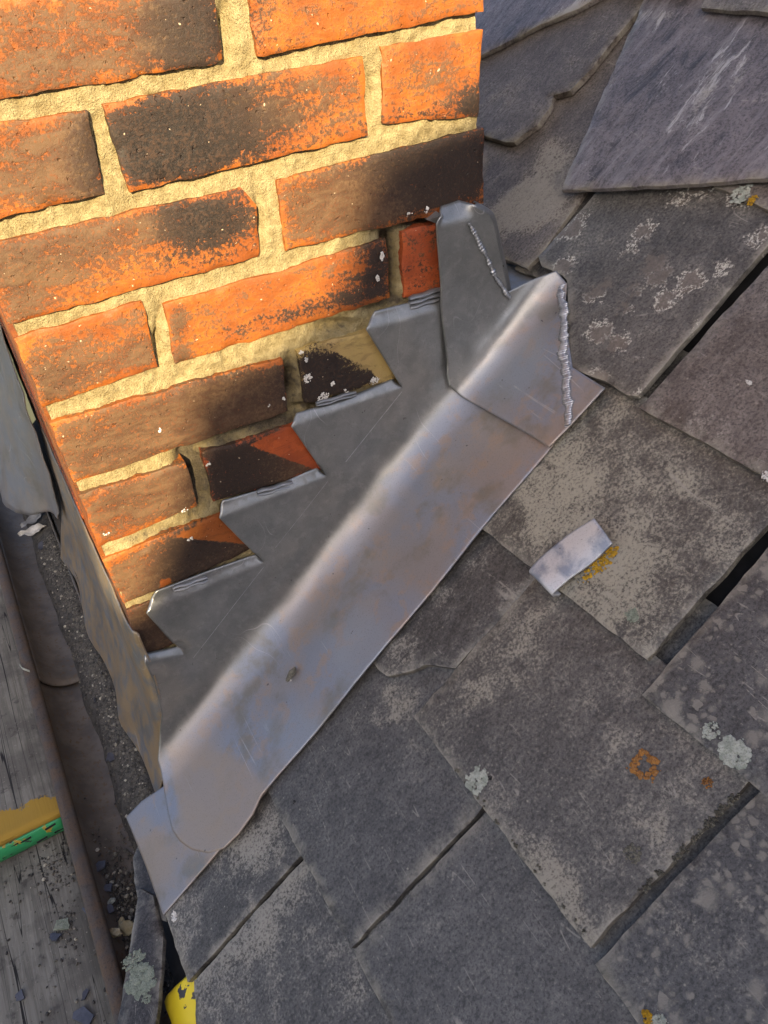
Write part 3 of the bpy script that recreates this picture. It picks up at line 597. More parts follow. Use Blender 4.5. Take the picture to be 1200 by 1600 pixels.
def lead_sheet(name, outline, off_w, off_r, mat, spacing=.008, seed=1.0, wave=.0012, creases=(), fr=FR, thick=.0018, oxfn=None, drape=0.0, step=.006):
    out = densify(outline, step * .7, .00025, seed); p, f, b, d = sheet2d(out, spacing, .0025)
    vs, ox = [], []
    for (s, t), dd in zip(p, d):
        q, ph = bend(s, t, 0, fr); w = ph / (math.pi / 2)
        nd = np.array([0, -1, 0]) * math.sin(ph) + N * math.cos(ph)
        off = lerp(off_r, off_w, w) + wave * fbm(s * 8, t * 11, seed, 2) * (1 if w > .5 else .7) + wave * .55 * fbm(s * 26, t * 26, seed + 3, 2) * w + .0002 * fbm(s * 60, t * 60, seed, 2) * (1 - w)
        if w < .5 and drape:
            ph_ = ((s - .0945) / .174) % 1.0; off -= drape * (.5 - .5 * math.cos(2 * math.pi * min(1, ph_ * 1.0))) * sstep(.02, .07, -t)
        pos = q + nd * off
        for lp, c0, c1 in creases:                    # turned-in lips: beyond the crease the lead runs back into the joint
            if inpoly(np.array([[s, t]]), lp)[0]:
                e = c1 - c0; e = e / np.linalg.norm(e); r_ = np.array([s, t]) - c0; h = abs(r_[0] * e[1] - r_[1] * e[0])
                pos = pos + np.array([0, 1, 0]) * (h * h / (h + .0025)) * 1.0; pos[1] = min(pos[1], -.0012)
        vs.append(pos); ox.append(oxfn(s, t) if oxfn else 1 - sstep(-.015, .012, t))
    a, bb, c = (vs[i] for i in f[len(f) // 2]); 
    if np.cross(bb - a, c - a) @ (np.array([0, -1, 0]) + N) < 0: f = [q[::-1] for q in f]
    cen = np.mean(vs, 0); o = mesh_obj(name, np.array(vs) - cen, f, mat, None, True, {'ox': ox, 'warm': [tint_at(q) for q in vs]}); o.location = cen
    sm = o.modifiers.new('thickness', 'SOLIDIFY'); sm.thickness = thick; sm.offset = -1
    return o
# main step flashing
cre = [((226, 1036), (289, 1026)), ((229, 959), (413, 881)), ((343, 810), (511, 746)), ((456, 667), (629, 607)), ((573, 515), (694, 482))]
lips = [[(222, 1040), (226, 1036), (289, 1026), (284, 1006), (226, 1014)], [(229, 959), (413, 881), (404, 866), (330, 892), (244, 924), (222, 962)], [(343, 810), (511, 746), (500, 730), (430, 759), (348, 782), (338, 812)],
        [(456, 667), (629, 607), (618, 590), (540, 622), (464, 644), (452, 668)], [(573, 515), (694, 482), (702, 456), (640, 472), (588, 484), (569, 516)]]
creases = [(np.array([wst(*q) for q in lp]), np.array(wst(*a)), np.array(wst(*b))) for lp, (a, b) in zip(lips, cre)]
w_out = [(262, 1182), (254, 1120), (240, 1066), (226, 1036), (228, 1026), (284, 1016), (289, 1026), (229, 959), (247, 930), (330, 898), (404, 872), (413, 881), (343, 810), (352, 788), (430, 765), (500, 736), (511, 746), (456, 667), (468, 650), (540, 628), (618, 596), (629, 607), (573, 515), (592, 490), (640, 478), (700, 462), (712, 480), (732, 560)]
a_out = [(860, 640), (872, 682), (860, 700), (640, 965), (410, 1244), (396, 1273), (372, 1304), (348, 1326), (325, 1333), (300, 1328), (281, 1315), (269, 1297), (262, 1270), (257, 1238), (256, 1210)]
S1 = lead_sheet('step_flashing', [wst(*p) for p in w_out] + [ast(*p) for p in a_out], .008, .0045, M_LEAD, .0055, 3.3, .0030, creases, drape=.0022)
tag(S1, 'long grey lead step flashing with saw tooth edge tucked into the brick courses', 'flashing')
def scribe(pts, w=.00045):
    vs, fs = [], []; P = []
    for (a, b) in zip(pts[:-1], pts[1:]): P += [tuple(lerp(np.array(a, float), np.array(b, float), q / 6)) for q in range(6)]
    P.append(pts[-1]); q3 = [wall(px, py, .0112) for px, py in P]
    for i, p in enumerate(q3):
        d = q3[min(i + 1, len(q3) - 1)] - q3[max(i - 1, 0)]; d /= np.linalg.norm(d); e = np.cross(d, (0, 1, 0)); vs += [p + e * w - np.array(S1.location), p - e * w - np.array(S1.location)]
    fs = [(2 * i, 2 * i + 1, 2 * i + 3, 2 * i + 2) for i in range(len(q3) - 1)]; local(mesh_obj('scribe_line', vs, fs, M_WELD), S1)
scribe([(628, 612), (580, 672), (540, 722)]); scribe([(412, 886), (370, 940), (330, 992), (302, 1028)], .0003); scribe([(512, 752), (470, 806), (430, 856)], .0002)
# corner piece the step flashing laps onto, at the eaves end
pc = [(198, 1277), (222, 1252), (252, 1232), (300, 1195), (400, 1170), (440, 1206), (412, 1242), (330, 1345), (256, 1430), (228, 1352)]
S0 = lead_sheet('corner_soaker', [ast(*p, .001) for p in pc], .001, .0018, M_LEAD, .009, 8.1, .0010, fr=.0005, oxfn=lambda s, t: 1.0)
tag(S0, 'flat pinkish grey lead piece lapping under the rounded end of the step flashing', 'flashing')
# welded cap on the back corner
w2 = [(683, 350), (686, 420), (690, 480), (697, 545), (704, 590), (711, 612)]
a2 = [(716, 618), (745, 633), (800, 664), (859, 699), (890, 668), (946, 607), (895, 575), (887, 520), (882, 442)]
w2b = [(876, 440), (840, 448), (797, 461), (785, 400), (772, 345), (764, 332), (742, 320), (728, 317), (700, 326)]
wb = [wst(*p, .0135) for p in w2]; ab = [ast(*p, .006) for p in a2]; wb2 = [wst(*p, .0135) for p in w2b]
def cap_ox(s, t): return (1 - sstep(-.03, .01, t)) * .9
S2 = lead_sheet('corner_flashing', wb + ab + wb2, .0135, .0075, M_LEAD, .006, 5.7, .0036, [(np.array([wst(*q, .01) for q in ((683, 352), (733, 338), (735, 310), (696, 320))]), np.array(wst(683, 352, .01)), np.array(wst(733, 338, .01)))], oxfn=cap_ox)
tag(S2, 'dressed lead corner flashing with welded seams capping the back corner of the chimney', 'flashing')
# wrap of the cap round the back corner, and the back gutter sheet
def strip(name, rows, mat, parent=None, oxv=0.3, thick=.0018, seed=0.0, wave=.001):
    vs, fs = [], []; n = len(rows[0])
    for r_ in rows:
        for q in r_: vs.append(np.array(q) + wave * np.array([fbm(q[0] * 18, q[1] * 18, q[2] * 18 + seed, 3), fbm(q[0] * 18 + 5, q[1] * 18, q[2] * 18 + seed, 3), fbm(q[0] * 18, q[1] * 18 + 9, q[2] * 18 + seed, 3)]))
    for j in range(len(rows) - 1):
        for i in range(n - 1): fs.append((j * n + i, j * n + i + 1, (j + 1) * n + i + 1, (j + 1) * n + i))
    cen = np.mean(vs, 0); o = mesh_obj(name, np.array(vs) - cen, fs, mat, None, True, {'ox': [oxv] * len(vs)}); o.location = cen
    sm = o.modifiers.new('thickness', 'SOLIDIFY'); sm.thickness = thick; sm.offset = 0
    if parent: o.parent = parent; o.matrix_parent_inverse = Matrix.Identity(4); o.location = cen - np.array(parent.location)
    return o
def smooth_rows(ctrl, nu, nv):
    """bilinear/catmull resample of a control net of 3D points"""
    ctrl = np.array(ctrl, float)
    def cr(P, n):
        k = len(P); out = []
        for q in np.linspace(0, k - 1, n):
            i = min(int(q), k - 2); t = q - i; p0, p1, p2, p3 = P[max(i - 1, 0)], P[i], P[i + 1], P[min(i + 2, k - 1)]
            out.append(.5 * (2 * p1 + (p2 - p0) * t + (2 * p0 - 5 * p1 + 4 * p2 - p3) * t * t + (3 * p1 - p0 - 3 * p2 + p3) * t ** 3))
        return np.array(out)
    rows = np.array([cr(r_, nu) for r_ in ctrl]); return np.transpose(np.array([cr(rows[:, i], nv) for i in range(nu)]), (1, 0, 2))
edge = [wall(742, 321, .010), wall(764, 333, .010), wall(772, 346, .010), wall(785, 400, .010), wall(797, 461, .010)]
net = []
for p in edge:
    net.append([p + np.array([-.003, .0, 0]), p + np.array([.004, .004, 0]), p + np.array([.006, .014, 0]), p + np.array([.006, .05, 0]), p + np.array([.004, .10, .0])])
strip('corner_wrap', smooth_rows(net, 16, 20), M_LEAD, S2, .1, seed=2)
e0, e1 = wall(797, 461, .008), wall(882, 441, .008)
net = []
for t in np.linspace(-.15, 1.0, 5):
    p = e0 + (e1 - e0) * t; net.append([p + np.array([0, -.001, -.001]), p + np.array([.002, .02, -.004]), p + np.array([.004, .05, -.006]), p + np.array([.006, .10, -.006])])
strip('back_gutter', smooth_rows(net, 12, 14), M_LEAD, S2, .55, seed=4)
def weld(pts, r, name, parent, pitch=.0032, flat=.8):
    """row of overlapping weld ripples along a 3D polyline"""
    pts = [np.array(p) for p in pts]; P = []
    for a, b in zip(pts[:-1], pts[1:]):
        k = max(1, int(np.linalg.norm(b - a) / (pitch / 4)))
        P += [a + (b - a) * q / k for q in range(k)]
    P.append(pts[-1]); vs, fs = [], []; ns = 8
    for i, p in enumerate(P):
        d = P[min(i + 1, len(P) - 1)] - P[max(i - 1, 0)]; d = d / np.linalg.norm(d); a1 = np.cross(d, (.0, -.75, .65) if flat > .5 else N); a1 /= np.linalg.norm(a1); a2 = np.cross(d, a1)
        rr = r * (.62 + .42 * abs(math.sin(math.pi * i / 4))) * (1 + .9 * fbm(i * .13, 3.3, r * 1e3, 3))
        w = fbm(i * .04, 1.1, r * 1e3, 2) * r
        for q in range(ns): vs.append(p + a1 * (math.cos(q * 2 * math.pi / ns) * rr + w) + a2 * math.sin(q * 2 * math.pi / ns) * rr * flat)
    for i in range(len(P) - 1):
        for q in range(ns): fs.append((i * ns + q, i * ns + (q + 1) % ns, (i + 1) * ns + (q + 1) % ns, (i + 1) * ns + q))
    po = np.array(parent.location); return local(mesh_obj(name, np.array(vs) - po, fs, M_WELD, None, True), parent)
def rp(px, py, h): v, y = roof(px, py, h); return O + UP * v + np.array([0, y, 0]) + N * h
weld([wall(733, 348, .0145), wall(748, 378, .0148), wall(763, 405, .0148), wall(776, 436, .0148), wall(790, 456, .0148), wall(797, 463, .0145)], .0028, 'weld_seam', S2, .0034, .7)
weld([rp(876, 446, .0085), rp(881, 500, .0085), rp(882, 560, .0085), rp(886, 610, .0085), rp(890, 664, .0085)], .0048, 'weld_seam', S2, .0026, .30)
weld([wall(797, 463, .011), wall(825, 455, .011), wall(855, 448, .011)], .0016, 'weld_seam', S2, .003)
# apron flashing on the eaves face of the chimney
net = []
for y in (-.0085, -.004, .004, .03, .08, .14, .2, .26, .33, .40, .47, .55):
    k = sstep(-.006, .01, y); wv = .004 * math.sin(y * 31) + .003 * math.sin(y * 67 + 1); f2 = sstep(.0, .06, y)
    net.append([(lerp(.004, -.0012, k), y, -.550 + .008 * math.sin(y * 13)), (lerp(.004, -.0030, k), y, -.575), (lerp(.0045, -.0065, k), y, -.605), (lerp(.000, -.0105, k), y, -.66), (lerp(-.006, -.018, k), y, -.72), (lerp(-.022, -.031, k) + wv * .5, y, -.762), (-.042 + wv, y + .0, -.80 + wv * .6), (-.047 + wv, y, -.815)])
FA = strip('apron_flashing', smooth_rows(net, 30, 90), M_LEADW, None, .35, seed=7, wave=.0018)
tag(FA, 'lead apron flashing with warm sunlight painted in brown, along the narrow eaves face of the chimney above the gutter', 'flashing')
net = []
for y, q in ((.49, 0), (.53, .1), (.60, .6), (.70, 1), (.80, 1), (.95, .9), (1.15, .8)):
    net.append([(.012, y, -.30), (-.004, y, -.40), (-.010 - .01 * q, y, -.50), (-.016 - .03 * q, y, -.58), (-.022 - .055 * q, y, -.67 - .03 * q), (-.030 - .075 * q, y + .01, -.71 - .07 * q)])
FB = strip('side_flashing', smooth_rows(net, 20, 40), M_LEAD, None, .6, seed=12, wave=.008)
tag(FB, 'crumpled grey lead sheet spilling towards the gutter beyond the brown apron flashing', 'flashing')

# lead wedges driven into the joints
def wedge(px0, px1, label, n=2, r=.0020):
    a, b = wall(*px0, .0025), wall(*px1, .0025); vs, fs = [], []; ns, nl = 8, 7
    for k in range(n):
        for j in range(nl):
            p = a + (b - a) * j / (nl - 1) + np.array([0, .0006 * math.sin(j * 2 + k), (k - (n - 1) / 2) * -r * 1.9 + .0004 * math.sin(j * 1.7 + k * 2)])
            sc = 1 if 0 < j < nl - 1 else .75
            for q in range(ns): vs.append(p + np.array([0, math.cos(q * 2 * math.pi / ns) * r * 1.6 * sc, math.sin(q * 2 * math.pi / ns) * r * sc]))
        base = k * nl * ns
        for j in range(nl - 1):
            for q in range(ns): fs.append((base + j * ns + q, base + j * ns + (q + 1) % ns, base + (j + 1) * ns + (q + 1) % ns, base + (j + 1) * ns + q))
        fs.append(tuple(base + q for q in range(ns))[::-1]); fs.append(tuple(base + (nl - 1) * ns + q for q in range(ns)))
    cen = np.mean(vs, 0); o = mesh_obj('lead_wedge', np.array(vs) - cen, fs, M_LEAD, None, True, {'ox': [.2] * len(vs)}, 60); o.location = cen
    tag(o, label, 'lead wedge', 'lead wedges in the mortar joints')
wedge((640, 474), (690, 458), 'thick folded lead wedge under the small red brick beside the corner flashing', 3, .0024)
wedge((494, 632), (556, 614), 'lead wedge pressed into the joint under the yellow brick', 2, .0015)
wedge((402, 771), (457, 755), 'lead wedge in the joint below the black smudged short brick', 2)
wedge((270, 921), (324, 903), 'lowest lead wedge, under the brick above the bottom saw tooth', 2)
# lead tip curling out of the joint left of the cap
tp = [wall(668, 344, .002), wall(692, 336, .012), wall(690, 352, .004)]
vs = tp + [p + np.array([0, .012, .001]) for p in tp]; cen = np.mean(vs, 0)
o = mesh_obj('lead_tab', np.array(vs) - cen, [(0, 1, 2)[::-1], (3, 4, 5), (0, 1, 4, 3), (1, 2, 5, 4), (2, 0, 3, 5)], M_LEAD, None, False, {'ox': [.1] * 6}); o.location = cen
tag(o, 'tiny pointed lead tab poking from the joint left of the corner flashing', 'lead tab')

# lead clip (tingle) hooked round the tail of a slate
ce = [((846, 905), .0), ((880, 872), .0), ((915, 842), .0), ((946, 820), .0)]
net = []
c_l = [(831, 888), (852, 865), (885, 838), (931, 811)]; c_r = [(867, 924), (890, 905), (925, 880), (957, 850)]
hts = [.012, .0100, .0085, .0105]
rows = []
for (l, r_), h in zip(zip(c_l, c_r), hts):
    rows.append([rp(*l, h), rp((l[0] * 2 + r_[0]) / 3, (l[1] * 2 + r_[1]) / 3, h + .0018), rp((l[0] + 2 * r_[0]) / 3, (l[1] + 2 * r_[1]) / 3, h + .0016), rp(*r_, h - .0005)])
first = [np.array(p) for p in rows[0]]
hook = [[p - UP * .0035 - N * .003 for p in first], [p - UP * .0005 - N * .0095 for p in first]][::-1]
CL = strip('lead_clip', smooth_rows(hook + rows, 16, 30), M_LEADP, None, .8, .0030, 3, .0022)
tag(CL, 'pale chalky lead strip hooked over the tail of a slate beside yellow lichen', 'lead clip')

# moss crumb lying on the flashing
def pebble(name, pos, r, mat, seed, sq=(1, 1, .6), label=None, cat=None, group=None, sub=2):
    bm = bmesh.new(); bmesh.ops.create_icosphere(bm, subdivisions=sub, radius=1)
    for v in bm.verts:
        k = 1 + .75 * fbm(v.co.x * 1.6 + seed, v.co.y * 1.3, v.co.z * 1.3 + seed, 3); v.co = Vector((v.co.x * sq[0], v.co.y * sq[1], v.co.z * sq[2])) * (r * k)
    me = bpy.data.meshes.new(name); bm.to_mesh(me); bm.free(); me.materials.append(mat); me.polygons.foreach_set('use_smooth', [False] * len(me.polygons))
    o = bpy.data.objects.new(name, me); col.objects.link(o); o.location = pos; o.rotation_euler = (0, 0, seed)
    if label: tag(o, label, cat, group)
    return o
mc = pebble('moss_crumb', rp(454, 1054, .0085), .0062, M_MOSS, 2.2, (1.5, .55, .5), 'dark moss crumb with a white fleck lying on the lead flashing', 'moss'); mc.rotation_euler = (0, -TH, .25)
crust('lime_splash', rp(449, 1060, .0098), UP, (0, 1, 0), N, .0028, M_WHITE, mc, mc.location, 3.1, .0014, 1).matrix_parent_inverse = mc.matrix_world.inverted() if False else Matrix.Identity(4)

# ------------------------------------------------------------------ gutter
gut = empty('rain_gutter', (-.09, 0, -.875)); tag(gut, 'brown rusted iron rain gutter running along the eaves below the chimney', 'gutter')
GO = np.array([-.09, 0, -.875]); cx, cz, rr = -.092, -.822, .051
def gut_piece(name, prof, y0, y1, mat, n=60, wave=.0006):
    vs, fs = [], []; k = len(prof)
    for j in range(n + 1):
        y = lerp(y0, y1, j / n)
        for i, (x, z) in enumerate(prof): vs.append(np.array((x + wave * fbm(y * 6, i * .3, 1, 2), y, z + wave * fbm(y * 6, i * .3, 7, 3))) - GO)
    for j in range(n):
        for i in range(k - 1): fs.append((j * k + i, j * k + i + 1, (j + 1) * k + i + 1, (j + 1) * k + i))
    o = mesh_obj(name, vs, fs, mat, None, True); local(o, gut); sm = o.modifiers.new('thickness', 'SOLIDIFY'); sm.thickness = .003; sm.offset = 0; return o
prof = [(cx + rr * math.cos(a), cz + rr * math.sin(a)) for a in np.linspace(math.radians(181), math.radians(362), 26)]
gut_piece('channel', prof, -.9, 0.312, M_GUTTER); 
prof2 = [(cx + (rr - .0042) * math.cos(a), cz + .0 + (rr - .0042) * math.sin(a)) for a in np.linspace(math.radians(192), math.radians(362), 22)]
gut_piece('channel', prof2, .305, 1.6, M_GUTTER)
gut_piece('rim', [(-.1530, -.8290), (-.1526, -.8225), (-.1510, -.8210), (-.1460, -.8207), (-.1410, -.8218), (-.1375, -.8250)], -.9, 1.6, M_RIM, 80, .001)
# joint sealant line across the gutter
def gut_pt(px, py):
    z = -.82
    for _ in range(30):
        p = onplane(px, py, (0, 0, 1), (0, 0, z)); q = (rr - .002) ** 2 - (p[0] - cx) ** 2; zt = cz - math.sqrt(q) if q > 0 else -.8205
        z = lerp(z, zt, .5)
    return p + np.array([0, 0, .001])
js = [gut_pt(*q) for q in ((31, 1040), (36, 1046), (46, 1050), (56, 1052), (64, 1050), (74, 1046), (84, 1043), (93, 1041))]
vs, fs = [], []
for i, p in enumerate(js):
    for q in range(6): vs.append(p + np.array([0, math.cos(q * math.pi / 3) * .0028 * (1 + .5 * fbm(i * .9, q, 2, 2)), .0012 + math.sin(q * math.pi / 3) * .0016]) - GO)
for i in range(len(js) - 1):
    for q in range(6): fs.append((i * 6 + q, i * 6 + (q + 1) % 6, i * 6 + 6 + (q + 1) % 6, i * 6 + 6 + q))
local(mesh_obj('joint_sealant', vs, fs, M_LICHW, None, True), gut)
# silt bank
vs, fs = [], []; nu, nv = 40, 420
def silt(x, y):
    base = cz - math.sqrt(max(0, (rr - .004) ** 2 - (x - cx) ** 2)) if abs(x - cx) < rr - .004 else cz
    bank = -.850 + .020 * sstep(-.092, -.050, x) + .006 * fbm(x * 25, y * 25, 3, 3) + .0022 * fbm(x * 160, y * 160, 3, 2) - .010 * sstep(-.06, -.12, x)
    if y < -.03: bank += .006 * sstep(-.02, -.10, y) * sstep(-.13, -.09, x)
    edge = .010 * fbm(y * 9, 4.4, 1, 3); bank -= .03 * sstep(-.080 + edge, -.105 + edge, x) * (1 - .55 * sstep(.0, -.09, y))
    return bank, base
for j in range(nv + 1):
    y = lerp(-.40, 1.1, j / nv)
    for i in range(nu + 1):
        x = lerp(-.134, -.036, i / nu); bk, bs = silt(x, y); vs.append((x, y, bk))
for j in range(nv):
    for i in range(nu): fs.append((j * (nu + 1) + i, j * (nu + 1) + i + 1, (j + 1) * (nu + 1) + i + 1, (j + 1) * (nu + 1) + i))
so = mesh_obj('gutter_silt', vs, fs, M_SILT, None, True); tag(so, 'dark gritty silt lying in the rain gutter', 'silt', kind='stuff')
# grit: thousands of tiny stones on the silt
random.seed(12); vs, fs = [], []
ico = [(-.53, 0, .85), (.53, 0, .85), (-.53, 0, -.85), (.53, 0, -.85), (0, .85, .53), (0, .85, -.53), (0, -.85, .53), (0, -.85, -.53), (.85, .53, 0), (-.85, .53, 0), (.85, -.53, 0), (-.85, -.53, 0)]
icf = [(0, 4, 1), (0, 9, 4), (9, 5, 4), (4, 5, 8), (4, 8, 1), (8, 10, 1), (8, 3, 10), (5, 3, 8), (5, 2, 3), (2, 7, 3), (7, 10, 3), (7, 6, 10), (7, 11, 6), (11, 0, 6), (0, 1, 6), (6, 1, 10), (9, 0, 11), (9, 11, 2), (9, 2, 5), (7, 2, 11)]
def grit(n, fn, rlo, rhi):
    for _ in range(n):
        x, y, z = fn(); r = rlo + (rhi - rlo) * random.random() ** 3; sx, sy, sz = (random.uniform(.6, 1.3) for _ in range(3)); k = len(vs); a = random.random() * 6
        for u, v, w in ico:
            u, v, w = u * sx * r, v * sy * r, w * sz * r * .8; vs.append((x + u * math.cos(a) - v * math.sin(a), y + u * math.sin(a) + v * math.cos(a), z + w))
        fs.extend(tuple(q + k for q in f) for f in icf)
def g1():
    while True:
        x, y = random.gauss(-.062, .013), random.uniform(-.25, .65)
        if -.13 < x < -.047:
            b, s_ = silt(x, y)
            if b > s_: return x, y, b
def g2():
    x, y = random.uniform(-.13, -.07), random.gauss(-.10, .05); b, s_ = silt(x, y); return x, y, max(b, s_)
grit(7000, g1, .0005, .0030); grit(2600, g2, .0006, .0032)
go_ = mesh_obj('gutter_grit', vs, fs, M_GRIT); tag(go_, 'pale and dark grit scattered over the silt in the gutter', 'grit', kind='stuff')
def gutter_pt(px, py, up=.002):
    z = -.84
    for _ in range(12):
        p = onplane(px, py, (0, 0, 1), (0, 0, z)); z = max(silt(p[0], p[1])) + up
    return onplane(px, py, (0, 0, 1), (0, 0, z))
pebble('stone', gutter_pt(197, 1450, .005), .0085, M_STONE, 1.3, (1, 1.1, .8), 'largest yellow stone in the gutter beside the dark eaves slate', 'stone', 'stones in the gutter')
pebble('stone', gutter_pt(179, 1458, .004), .0062, M_STONE, 4.1, (.8, 1.2, .7), 'pale cream stone left of the larger yellow stone in the gutter', 'stone', 'stones in the gutter')
pebble('stone', gutter_pt(190, 1441, .004), .0048, M_STONE, 7.7, (1, .8, .7), 'small yellow stone touching the larger yellow one in the gutter', 'stone', 'stones in the gutter')
pebble('stone', gutter_pt(174, 1408, .003), .0042, M_LICHW, 9.7, (1, .8, .7), 'small white stone in the gutter above the yellow stones', 'stone', 'stones in the gutter')
def chip(pos, r, seed, label, mat=M_CHIP, tilt=(0.1, .1)):
    out = [(r * math.cos(a) * random.uniform(.65, 1.15), r * math.sin(a) * random.uniform(.65, 1.15)) for a in np.sort(np.random.RandomState(int(seed * 10)).uniform(0, 2 * math.pi, 7))]
    n = len(out); vs = [(x, y, .0012) for x, y in out] + [(x, y, -.0012) for x, y in out]
    o = mesh_obj('slate_chip', vs, [tuple(range(n)), tuple(range(n, 2 * n))[::-1]] + [(i, n + i, n + (i + 1) % n, (i + 1) % n) for i in range(n)], mat)
    o.location = pos; o.rotation_euler = (tilt[0], tilt[1], seed); tag(o, label, 'slate chip', 'slate chips lying about')
random.seed(31)
chip(gutter_pt(66, 852), .011, 1.1, 'blue slate chip in the gutter below the pale leaf', tilt=(.2, -.3))
chip(gutter_pt(175, 1183), .009, 2.3, 'blue slate chip on the silt beside the bottom of the apron flashing', tilt=(.1, -.3))
chip(gutter_pt(157, 1354), .0075, 3.2, 'blue slate chip in the gutter, topmost of the chips below the green band')
chip(gutter_pt(170, 1388), .006, 4.4, 'blue slate chip in the gutter just above the small white stone')
chip(gutter_pt(172, 1420), .0055, 5.4, 'blue slate chip in the gutter between the white stone and yellow stones')
chip(gutter_pt(152, 1092), .006, 6.4, 'small dark slate chip on the silt halfway down the apron flashing', tilt=(.1, -.3))
# dead leaf and litter under the far flashing
def leaf(pos, a, b, yaw, mat, label):
    vs, fs = [], []; n = 9
    for i in range(n):
        t = i / (n - 1); w = b * math.sin(math.pi * min(1, t * .94 + .03)) ** .8 * (1 + .3 * math.sin(i * 2.3))
        for q in (-1, -.4, .4, 1): vs.append(((t - .5) * a, q * w, .004 * q * q + .003 * math.sin(i * 1.3 + q)))
    for i in range(n - 1):
        for q in range(3): fs.append((i * 4 + q, i * 4 + q + 1, i * 4 + 5 + q, i * 4 + 4 + q))
    o = mesh_obj('dead_leaf', vs, fs, mat, None, True); o.location = pos; o.rotation_euler = (.3, -.2, yaw)
    sm = o.modifiers.new('thickness', 'SOLIDIFY'); sm.thickness = .0005; tag(o, label, 'leaf')
leaf(gutter_pt(52, 830, .012), .055, .010, -.35, M_LEAF, 'pale curled dead leaf in the gutter under the crumpled lead')
leaf(gutter_pt(52, 812, .016), .05, .009, .2, simple('grey_leaf', (.16, .17, .18), (.24, .25, .27), 60, .7), 'grey crumpled leaf just above the pale curled leaf')
fa = mesh_obj('fascia_board', [(-.040, -1.2, -1.05), (-.040, 1.8, -1.05), (-.038, 1.8, -.80), (-.038, -1.2, -.80), (-.015, -1.2, -1.05), (-.015, 1.8, -1.05), (-.015, 1.8, -.80), (-.015, -1.2, -.80)],
              [(0, 3, 2, 1), (4, 5, 6, 7), (0, 4, 7, 3), (1, 2, 6, 5), (3, 7, 6, 2), (0, 1, 5, 4)], M_DARKW); tag(fa, 'dark fascia board behind the rain gutter', 'fascia')

# ------------------------------------------------------------------ scaffold boards
def board(x0, x1, y0, y1, ztop, mat, label, paint_end=None, th=.038):
    nx, ny = 14, 90; vs, fs, pa = [], [], []; cen = np.array([(x0 + x1) / 2, (y0 + y1) / 2, ztop - th])
    for j in range(ny + 1):
        y = y0 + (y1 - y0) * (j / ny) ** (1.8 if paint_end else 1)
        for i in range(nx + 1):
            x = lerp(x0, x1, i / nx); e = min(x - x0, x1 - x, (y - y0) if paint_end else 1)
            z = ztop + .0012 * fbm(x * 20, y * 3, ztop * 9, 3) - .004 * max(0, 1 - e / .006) ** 2
            ex = .0015 * fbm(y * 14, x * 2, 5, 2) if i in (0, nx) else 0; ey = .0015 * fbm(x * 30, 3, 5, 2) if j == 0 else 0
            vs.append(np.array((x + ex, y + ey, z)) - cen); pa.append((1 - sstep(.012, .062 + .02 * fbm(x * 12, 1, 1, 2), y - y0)) * .95 if paint_end else 0)
    for j in range(ny):
        for i in range(nx): fs.append((j * (nx + 1) + i, j * (nx + 1) + i + 1, (j + 1) * (nx + 1) + i + 1, (j + 1) * (nx + 1) + i))
    loop = [i for i in range(nx + 1)] + [(j) * (nx + 1) + nx for j in range(1, ny + 1)] + [ny * (nx + 1) + i for i in range(nx - 1, -1, -1)] + [j * (nx + 1) for j in range(ny - 1, 0, -1)]
    k = len(vs)
    for q in loop: p = vs[q]; vs.append(np.array((p[0], p[1], 0.0))); pa.append(0)
    n = len(loop); fs += [(loop[a], k + a, k + (a + 1) % n, loop[(a + 1) % n]) for a in range(n)] + [tuple(k + a for a in range(n))[::-1]]
    o = mesh_obj('scaffold_board', vs, fs, mat, None, True, {'paint': pa}, 40); o.location = cen; tag(o, label, 'board', 'scaffold boards beside the gutter'); return o
B1 = board(-.378, -.153, .056, 1.7, -.822, M_WOODP, 'grey cracked scaffold board with yellow painted end and green band')
B1d = bpy.data.objects.remove(B1)
B1 = board(-.378, -.153, .056, 1.7, -.822, M_WOODP, 'grey cracked scaffold board with yellow painted end and green band', True)
B2 = board(-.372, -.150, -1.2, .60, -.862, M_WOOD, 'dirty grey scaffold board lying under the green banded board end')
# green band nailed round the end
bo = np.array(B1.location); vs, fs = [], []; nxb = 24
for i in range(nxb + 1):
    x = lerp(-.379, -.152, i / nxb); wv = .0012 * fbm(x * 30, 2, 2, 2)
    for (yy, zz) in ((.0535, -.8300), (.0515, -.8315), (.0505, -.842), (.0515, -.8520), (.0535, -.8535)): vs.append(np.array((x, yy + wv, zz + wv * .5)) - bo)
for i in range(nxb):
    for q in range(4): fs.append((i * 5 + q, (i + 1) * 5 + q, (i + 1) * 5 + q + 1, i * 5 + q + 1))
gb = mesh_obj('end_band', vs, fs, M_GREEN, None, True); local(gb, B1); sm = gb.modifiers.new('thickness', 'SOLIDIFY'); sm.thickness = .0012
for x, z in ((-.20, -.836), (-.17, -.834), (-.225, -.846), (-.185, -.849), (-.163, -.847), (-.215, -.836)):     # punched slots
    vs = [np.array((x + sx * .0065, .0497, z + sz * .0016 + sx * .001)) - bo for sx, sz in ((-1, -1), (1, -1), (1, 1), (-1, 1))]
    vs += [v + np.array([0, .001, 0]) for v in vs]
    local(mesh_obj('band_slot', vs, [(0, 1, 2, 3), (4, 7, 6, 5), (0, 4, 5, 1), (1, 5, 6, 2), (2, 6, 7, 3), (3, 7, 4, 0)], M_FELT), gb); bpy.context.view_layer.update()
    o = gb.children[-1]
